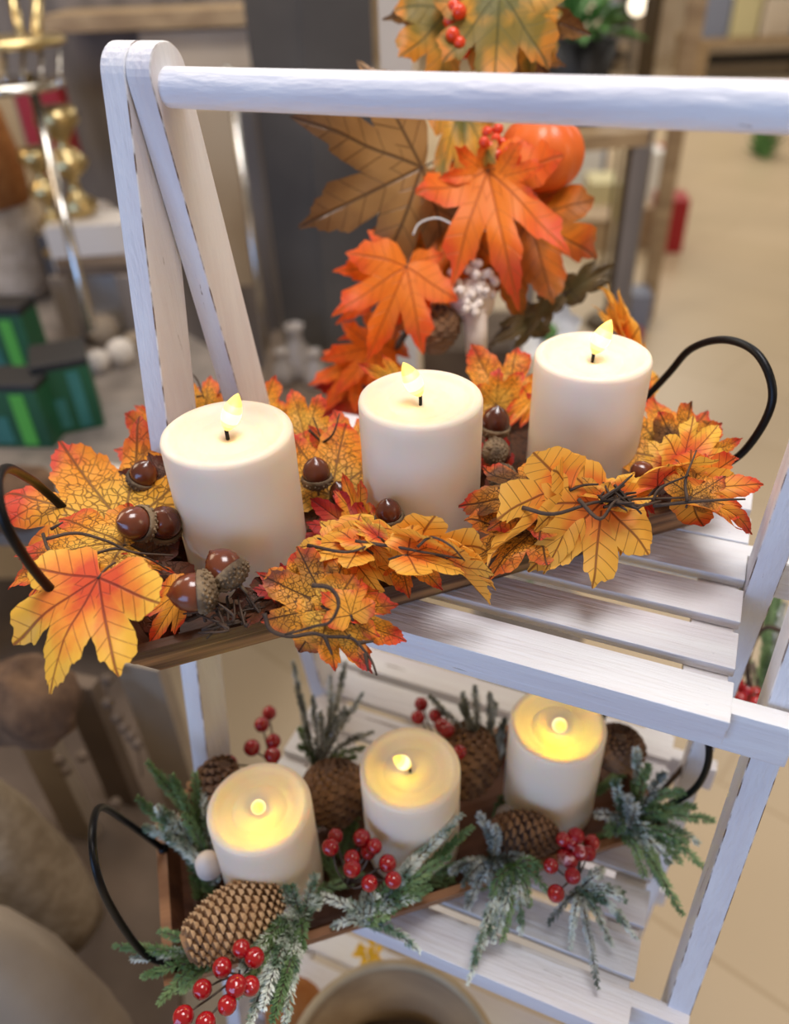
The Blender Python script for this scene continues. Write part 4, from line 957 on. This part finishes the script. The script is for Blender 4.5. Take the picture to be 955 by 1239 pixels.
# cabinet behind
cab = root('display_cabinet', 'tall grey-brown display cabinet with beige boards and dark side panel behind the rack', 'cabinet', P(250, 300, 2.3).xy.to_3d()+Z*-UP)
panel('back_panel', '', '', 40, 330, 200, 2.40, -UP, .35, .03, 'greywood', cab)
panel('dark_panel', '', '', 322, 392, 280, 1.72, -UP, .0, .02, 'darkgrey', cab, yaw=.5)
panel('grey_panel', '', '', 385, 462, 280, 1.70, -UP, .25, .03, 'darkgrey', cab, yaw=-.2)
zt = P(190, 20, 2.0).z
panel('top_ledge', '', '', 50, 330, 20, 2.0, zt-.028, zt+.012, .25, 'tan', cab)
zt = P(240, 60, 2.1).z
panel('beige_board', '', '', 172, 306, 60, 2.1, zt-.052, zt+.045, .03, 'cream', cab)
zt = P(260, 215, 2.1).z
panel('beige_door', '', '', 222, 312, 215, 2.1, zt-.30, zt+.17, .03, 'beige', cab)
panel('side_stile', '', '', 302, 322, 240, 1.85, -UP, P(310, 120, 1.85).z, .02, 'greywood', cab)
bm = bmesh.new(); q = P(306, 300, 1.8); add_tube(bm, [V((q.x, q.y, -UP)), V((q.x, q.y, P(306, 60, 1.8).z))], .008, seg=12); finish('chrome_rod', bm, M_['chrome'], cab)
zt = P(385, 96, 1.75).z
panel('upper_shelf', '', '', 318, 455, 90, 1.74, zt-.02, zt, .22, 'darkgrey', cab)
t = root('driftwood_bundle', 'bundle of grey driftwood strips on the dark cabinet shelf, above the top rail', 'driftwood', P(380, 88, 1.84))
for i in range(9):
    a = P(342+rnd.uniform(0, 70), 82, 1.84+rnd.uniform(-.03, .05)); e = P(328+i*12+rnd.uniform(-8, 8), -40, 1.84+rnd.uniform(-.03, .08)); bm = bmesh.new()
    add_tube(bm, smooth_path([a, a.lerp(e, .5)+V((rnd.uniform(-.03, .03), 0, 0)), e], 5), .016, .011, seg=7, flat=.5); finish('driftwood_strip', bm, M_['drift'], t)
boxat('storage_crate', 'brown crate on the floor behind the candles, right of the grey crate', 'crate', 560, 520, -UP, 120, 90, .3, 'brownd', .1)
# clear vases under the dark panel
for i, (x, y, h) in enumerate(((362, 452, 60), (384, 466, 44), (345, 462, 40))):
    p = onz(x, y, -.80); k = h*p.length/F; bm = bmesh.new()
    add_lathe(bm, [(0, 0), (k*.28, 0), (k*.36, k*.2), (k*.3, k*.5), (k*.14, k*.7), (k*.14, k*.9), (k*.2, k), (k*.17, k), (k*.1, k*.85), (0, k*.8)], p, Z, seg=20)
    tag(finish('glass_vase', bm, M_['glass']), ('tall clear glass vase', 'squat clear glass vase', 'small clear glass vase')[i]+' in front of the dark cabinet panel', 'vase', 'clear vases')
table('low_bench', 'low dark bench with clear vases before the dark cabinet panel', [g2(300, 520, -.8), g2(440, 540, -.8), g2(470, 400, -.8), g2(330, 400, -.8)], -.8, 'brownd')

# flowers behind the right candle and plants at the top
t = root('white_flower', 'white fabric flower with green centre behind the rightmost top candle', 'flower', P(664, 404, 1.0))
c = P(664, 402, 1.0); vd = -ray(664, 402).normalized(); xx = vd.orthogonal().normalized(); yy = vd.cross(xx)
for k in range(9):
    an = k*.698; dr = xx*math.cos(an)+yy*math.sin(an); bm = bmesh.new(); w = vd.cross(dr); rows = []
    for i in range(7):
        f = i/6; wd = .018*math.sin(math.pi*(.12+.85*f)); rows.append([bm.verts.new(c+dr*(.006+.036*f)+w*wd*s_+vd*(.016*f*f+.004*abs(s_))) for s_ in (-1, -.5, 0, .5, 1)])
    for a, b_ in zip(rows, rows[1:]):
        for j in range(4): bm.faces.new((a[j], a[j+1], b_[j+1], b_[j]))
    finish('petal', bm, M_['white'], t)
bm = bmesh.new(); add_ball(bm, c+vd*.006, .011, 14); finish('green_centre', bm, M_['leafgreen'], t)
bm = bmesh.new(); add_tube(bm, smooth_path([c, c-Z*.2+cv*.03, V((c.x, c.y+.05, -UP+.3))], 6), .003, seg=8); finish('stem', bm, M_['leafgreen'], t)
bm = bmesh.new(); p = V((c.x, c.y+.05, -UP)); add_lathe(bm, [(0, 0), (.07, 0), (.10, .3), (.09, .3), (.06, .05), (0, .05)], p, Z, seg=28)
tag(finish('flower_bucket', bm, M_['greywood']), 'grey bucket holding the white fabric flower behind the rack', 'bucket')
def plant(label, px, py, d, n, r, potm):
    p = P(px, py, d); t = root('potted_plant', label, 'plant', V((p.x, p.y, p.z-.16)))
    bm = bmesh.new(); add_lathe(bm, [(0, -.16), (.06, -.16), (.085, 0), (.075, 0), (.06, -.02), (0, -.02)], p, Z, seg=24); finish('pot', bm, M_[potm], t)
    bm = bmesh.new()
    for k in range(n):
        a, e = rnd.uniform(0, 6.28), rnd.uniform(.2, 1.3); dr = V((math.cos(a)*math.cos(e), math.sin(a)*math.cos(e), math.sin(e))); L = r*rnd.uniform(.6, 1)
        w = dr.cross(Z).normalized()*L*.16; q = p+V((math.cos(a), math.sin(a), 0))*.02
        v = [bm.verts.new(x_) for x_ in (q+dr*L*.3, q+dr*L*.6+w, q+dr*L-Z*L*.25, q+dr*L*.6-w)]; bm.faces.new(v); add_tube(bm, [q, q+dr*L*.35], .002, seg=4)
    finish('foliage', bm, M_['leafgreen'], t, smooth=False)
    return t
plant('green leafy plant in a black pot right of the hanging garland, above the top rail', 700, 48, 1.7, 46, .15, 'black')
q = P(722, 75, 1.95); zq = P(700, 48, 1.7).z-.161
table('plant_table', 'tan wooden plant table with the black plant pot, right of the garland', [(P(x, y, d).x, P(x, y, d).y) for x, y, d in ((650, 70, 1.55), (800, 70, 1.6), (800, 70, 1.95), (650, 70, 1.9))], zq, 'tan')
bm = bmesh.new(); q = onz(738, 392, -UP); add_tube(bm, [q, V((q.x, q.y, 1.0))], .028, seg=16); add_lathe(bm, [(0, 0), (.10, 0), (.09, .02), (.03, .03)], q, Z, seg=24)
tag(finish('metal_pole', bm, M_['bronze']), 'dark bronze metal pole standing on the floor right of the garland', 'pole')
bm = bmesh.new(); q2 = q+V((.12, .10, 0)); add_box(bm, (q2.x, q2.y, -.15), (.06, .03, 2*UP-.3), bev=.004)
tag(finish('wooden_upright', bm, M_['tan']), 'tan wooden upright just right of the bronze pole', 'post')

# goods on the floor right of the garland
GB = 'boxes on the far shop floor'
for (nm, lab, ct, px, py, w, h, dep, m, yaw) in (
    ('cardboard_box', 'brown box on the floor left of the bronze pole', 'box', 712, 305, 50, 36, .25, 'tan', .2),
    ('storage_box', 'pale yellow box left of the bronze pole, above the brown box', 'box', 728, 268, 34, 42, .25, 'paleyel', .1),
    ('storage_box', 'white round-cornered bin left of the bronze pole', 'box', 702, 238, 44, 56, .25, 'white', 0),
    ('storage_box', 'blue-grey box behind the white bin, left of the bronze pole', 'box', 716, 214, 34, 40, .25, 'bluegrey', 0),
    ('gift_box', 'dark red box standing on the floor right of the bronze pole', 'box', 806, 306, 36, 58, .18, 'red', .15),
    ('gift_box', 'smaller red box behind the white one, right of the bronze pole', 'box', 796, 232, 24, 44, .2, 'red', .1),
    ('storage_box', 'white box right of the bronze pole, above the dark red box', 'box', 780, 252, 36, 60, .2, 'white', 0),
    ('storage_box', 'grey box at the foot of the bronze pole', 'box', 772, 402, 22, 42, .12, 'bluegrey', .1),
    ('gift_box', 'tiny dark red box before the grey box at the pole foot', 'box', 768, 415, 18, 12, .06, 'red', .1),
    ('cardboard_box', 'brown low box right of the pole beside the dark red box', 'box', 774, 300, 24, 44, .15, 'tan', .1)):
    boxat(nm, lab, ct, px, py, -UP, w, h, dep, m, yaw)
bm = bmesh.new()
for k in range(60):
    p = onz(925+rnd.gauss(0, 4), 190+rnd.gauss(0, 2), -UP); h = rnd.uniform(.05, .22); w = rnd.uniform(-.06, .06)
    a = [bm.verts.new(x_) for x_ in (p, p+V((w, .02, h*.6)), p+V((w*2, 0, h)), p+V((w-.03, 0, h*.6)))]; bm.faces.new(a)
tag(finish('small_plant', bm, M_['leafgreen'], smooth=False), 'small green plant on the beige floor below the top rail, far right', 'plant')
# far display benches with goods
def bench(label, x0, x1, py, hpx, m, items):
    p, w, h, ax, ay, o = boxat('x', label, 'table', (x0+x1)/2, py, -UP, x1-x0, hpx, .8, m); bpy.data.objects.remove(o)
    t = root('display_bench', label, 'table', p)
    bm = bmesh.new(); add_box(bm, p+ay*.4+Z*(h-.03), (w, .8, .05), (ax, ay, Z), .004); finish('bench_top', bm, M_[m], t, smooth=False)
    for s_ in (-1, 1):
        for q_ in (.05, .75):
            bm = bmesh.new(); add_box(bm, p+ax*s_*(w/2-.06)+ay*q_+Z*(h-.055)/2, (.07, .07, h-.055), (ax, ay, Z), .003); finish('leg', bm, M_[m], t, smooth=False)
    bm = bmesh.new(); add_box(bm, p+ay*.4+Z*.14, (w-.1, .7, .03), (ax, ay, Z), .003); finish('lower_shelf', bm, M_['black'], t, smooth=False)
    for (u_, ww, hh, mm, lab) in items:
        bm = bmesh.new(); add_box(bm, p+ax*(u_-.5)*w+ay*.25+Z*(h-.005+hh/2), (ww, .25, hh), (ax, ay, Z), .01)
        tag(finish('boxed_goods', bm, M_[mm], smooth=False), lab, 'box')
bench('far tan display bench at the top right of the shop', 840, 1010, 96, 44, 'tan',
      [(.10, .30, .34, 'bluegrey', 'blue-grey boxed goods on the left end of the far tan bench'), (.32, .26, .45, 'paleyel', 'pale yellow boxed goods on the far tan bench'), (.55, .3, .3, 'cream', 'cream boxed goods on the far tan bench'), (.74, .2, .4, 'bluegrey', 'blue-grey boxed goods beside the cream ones on the far bench')])
bench('far grey-brown display bench left of the tan bench at the top', 700, 770, 90, 40, 'greywood',
      [(.2, .16, .4, 'cream', 'cream boxed goods on the far grey-brown bench'), (.53, .15, .3, 'bluegrey', 'blue-grey boxed goods on the far grey-brown bench'), (.86, .14, .42, 'darkgrey', 'dark boxed goods on the far grey-brown bench')])
p = P(772, 6, 2.9); bm = bmesh.new(); add_ball(bm, p, .034, 16)
lampm = mat('lamp_glow', (1, .9, .75, 1), .4, emit=(1, .86, .66, 1), estr=2.2)
t = root('globe_lamp', 'small glowing globe lamp at the top, right of the garland', 'lamp', V((p.x, p.y, -UP)))
finish('globe', bm, lampm, t); bm = bmesh.new(); add_tube(bm, [V((p.x, p.y, -UP)), p-Z*.035], .008, seg=10); add_lathe(bm, [(0, 0), (.09, 0), (.08, .02), (0, .03)], V((p.x, p.y, -UP)), Z, seg=24); finish('lamp_pole', bm, M_['bronze'], t)

# lower left: low covered table, sacks, fur
ZK = -1.0
table('low_table', 'low dark brown table in the lower left corner under the burlap sacks', [g2(-200, 1500, ZK), g2(215, 1500, ZK), g2(218, 900, ZK), g2(150, 700, ZK), g2(-300, 700, ZK)], ZK, 'brownd')
def sack(label, px, py, rx, top, m, sq=.55):
    b0 = onz(px, py, ZK); r = rx*b0.length/F*.8; tp = None
    h = (onz(px, py, ZK).xy.length); r0 = ray(*top); z1 = r0.z*(b0.xy.length/r0.xy.length); H = z1-ZK
    bm = bmesh.new(); add_lathe(bm, [(0, 0), (r*.95, 0), (r, H*.12), (r*.96, H*.4), (r*.82, H*.65), (r*.6, H*.84), (r*.3, H*.96), (0, H)], b0, Z, seg=32, sq=sq, xa=(.9, .4, 0), wob=.03)
    return tag(finish('burlap_sack', bm, M_[m]), label, 'sack')
sack('tall rounded taupe sack in the bottom left corner', 62, 1290, 108, (45, 1008), 'taupe')
sack('taller burlap sack behind the taupe sack at the left edge', 20, 1120, 110, (-5, 860), 'burlap')
boxat('paper_bag', 'pale blue paper bag at the lower left edge beside the sacks', 'bag', -12, 1215, ZK, 60, 120, .02, 'paleblue', .1)
bm = bmesh.new(); p = P(34, 848, .78); add_ball(bm, p, .047, 24, sc=(1.15, 1, .9))
for v in bm.verts: v.co += (v.co-p).normalized()*.009*noise.noise(v.co*60)
tag(finish('fur_pompom', bm, M_['furb']), 'shaggy brown fur ball at the left edge under the big yellow leaf', 'fur ball')
for i, (x0, x1, py, d, m, lab) in enumerate(((150, 208, 850, .98, 'taupe', 'taupe upright board left of the left rack leg'), (96, 140, 900, 1.05, 'brownd', 'dark brown upright board behind the bead string'), (30, 80, 930, 1.0, 'taupe', 'taupe upright board behind the fur ball'))):
    panel('upright_board', lab, 'board', x0, x1, py, d, -UP, P((x0+x1)/2, 770, d).z, .02, m, yaw=.3)
t = root('bead_string', 'string of pale pink-brown beads hanging left of the lower shelf', 'beads', P(150, 880, .92))
for k, (x, y) in enumerate(((130, 822), (131, 850), (142, 868), (150, 880), (158, 890), (166, 900), (80, 932), (100, 915), (140, 972), (72, 920))):
    bm = bmesh.new(); add_ball(bm, P(x, y, .93), .0075, 14); finish('bead', bm, M_['brownd'], t)
bm = bmesh.new(); add_tube(bm, smooth_path([P(x, y, .93) for x, y in ((128, 790), (130, 822), (131, 850), (142, 868), (158, 890), (166, 900), (172, 940))], 4), .001, seg=5); finish('cord', bm, M_['twig'], t)

# round basket and goods on the lowest shelf
c = V((-.118, .262, -.885))
c = onz(508, 1170, -.80)+V((.012, -.094, 0)); c.z = -.8835
t = root('round_basket', 'round woven basket with pale rim on the lowest shelf at the bottom edge', 'basket', c)
bm = bmesh.new(); add_lathe(bm, [(0, 0), (.072, 0), (.096, .080), (.096, .083), (.091, .083), (.068, .006), (0, .006)], c, Z, seg=60); finish('basket_wall', bm, M_['tan'], t)
bm = bmesh.new(); add_tube(bm, [c+Z*.084+V((math.cos(a), math.sin(a), 0))*.094 for a in [2*math.pi*k/60 for k in range(61)]], .0045, seg=10, cap=False); finish('rim', bm, M_['basket'], t)
bm = bmesh.new(); add_lathe(bm, [(0, .010), (.060, .010), (.067, .02), (.066, .036), (.045, .044), (0, .046)], c, Z, seg=40, wob=.03); tag(finish('brown_cushion', bm, M_['brownd']), 'brown cushion lying inside the round basket', 'cushion')
bm = bmesh.new(); add_ball(bm, onz(356, 1222, -.862), .03, 20, sc=(1, 1, .8)); tag(finish('small_pumpkin', bm, M_['rust']), 'small rust orange pumpkin at the bottom beside the basket', 'pumpkin')
bm = bmesh.new()
for k in range(14):
    p = onz(448+rnd.uniform(-12, 12), 1152+rnd.uniform(-12, 14), -.84); a = rnd.uniform(0, 6.28); d_ = V((math.cos(a), math.sin(a), rnd.uniform(-.2, .6)))*.012; w = d_.cross(Z).normalized()*.004
    bm.faces.new([bm.verts.new(q_) for q_ in (p, p+d_*.5+w, p+d_, p+d_*.5-w)])
add_tube(bm, [onz(448, 1165, -.87), onz(448, 1150, -.84)], .002, seg=6)
ymat = mat('yellow_petal', sl(226, 180, 30), .5); tag(finish('yellow_flower', bm, ymat, smooth=False), 'small yellow flower low behind the lower shelf front', 'flower')

# ------------------------------------------------------------------ light
def area(nm, loc, tgt, sx, sy, e, col):
    l = bpy.data.lights.new(nm, 'AREA'); l.shape = 'RECTANGLE'; l.size = sx; l.size_y = sy; l.energy = e; l.color = col
    o = bpy.data.objects.new(nm, l); COL.objects.link(o); o.location = loc
    o.rotation_euler = (V(tgt)-V(loc)).to_track_quat('-Z', 'Y').to_euler(); return o
area('ceiling_light_near', (.06, .50, 1.5), (-.05, .42, -.5), .8, .8, 32, (1, .97, .97))
area('ceiling_light_left', (-1.6, 1.6, 1.5), (-1.2, 1.6, -1), 1.2, .6, 24, (1, .95, .88))
area('ceiling_light_far', (1.0, 4.5, 1.5), (1.0, 4.5, -1), 3, 2, 54, (1, .96, .88))
area('ceiling_light_back', (-2, 7, 1.5), (-2, 7, -1), 4, 2, 120, (1, .94, .86))
area('shop_window', (-.7, -2.4, -.05), (-.1, .4, -.45), 2.4, 1.4, 47, (.27, .52, 1))
area('warm_fill_right', (1.9, .7, .5), (.0, .4, -.3), .8, .8, 7, (1, .76, .52))  # added fill without a fixture, warms the right-facing sides of the rack
area('warm_fill_left', (-1.9, .5, .6), (-.2, .4, -.3), .8, .8, 9, (1, .78, .56))  # unseen warm fill, added to tint the left-facing rack sides beige
w = bpy.data.worlds.new('World'); S.world = w; w.use_nodes = True
w.node_tree.nodes['Background'].inputs[0].default_value = (1, .80, .58, 1)
w.node_tree.nodes['Background'].inputs[1].default_value = .30

cd = bpy.data.cameras.new('camera'); cam = bpy.data.objects.new('camera', cd); COL.objects.link(cam)
# camera looks along -Z, up Y: columns are right, up, back
def camvec(cx, cy, cz): return V((RX.x*cx+RX.y*cy+RX.z*cz, 0, 0))
right = V((RX.x, RY.x, RZ.x)); down = V((RX.y, RY.y, RZ.y)); fwd = V((RX.z, RY.z, RZ.z))
m = Matrix((right, -down, -fwd)).transposed().to_4x4(); cam.matrix_world = m
cd.sensor_fit = 'VERTICAL'; cd.sensor_height = 32.; cd.lens = 32.*F/1239.
cd.clip_start = .01; cd.clip_end = 60
cd.dof.use_dof = True; cd.dof.focus_distance = .445; cd.dof.aperture_fstop = cd.lens*.001/.0076
S.camera = cam
# raise everything so that the floor is at z = 0
for o in list(COL.objects):
    if o.parent is None: o.location.z += UP
vs = S.view_settings
vs.view_transform = 'Standard'; vs.look = 'None'; vs.gamma = 1; vs.exposure = 0; vs.use_curve_mapping = False
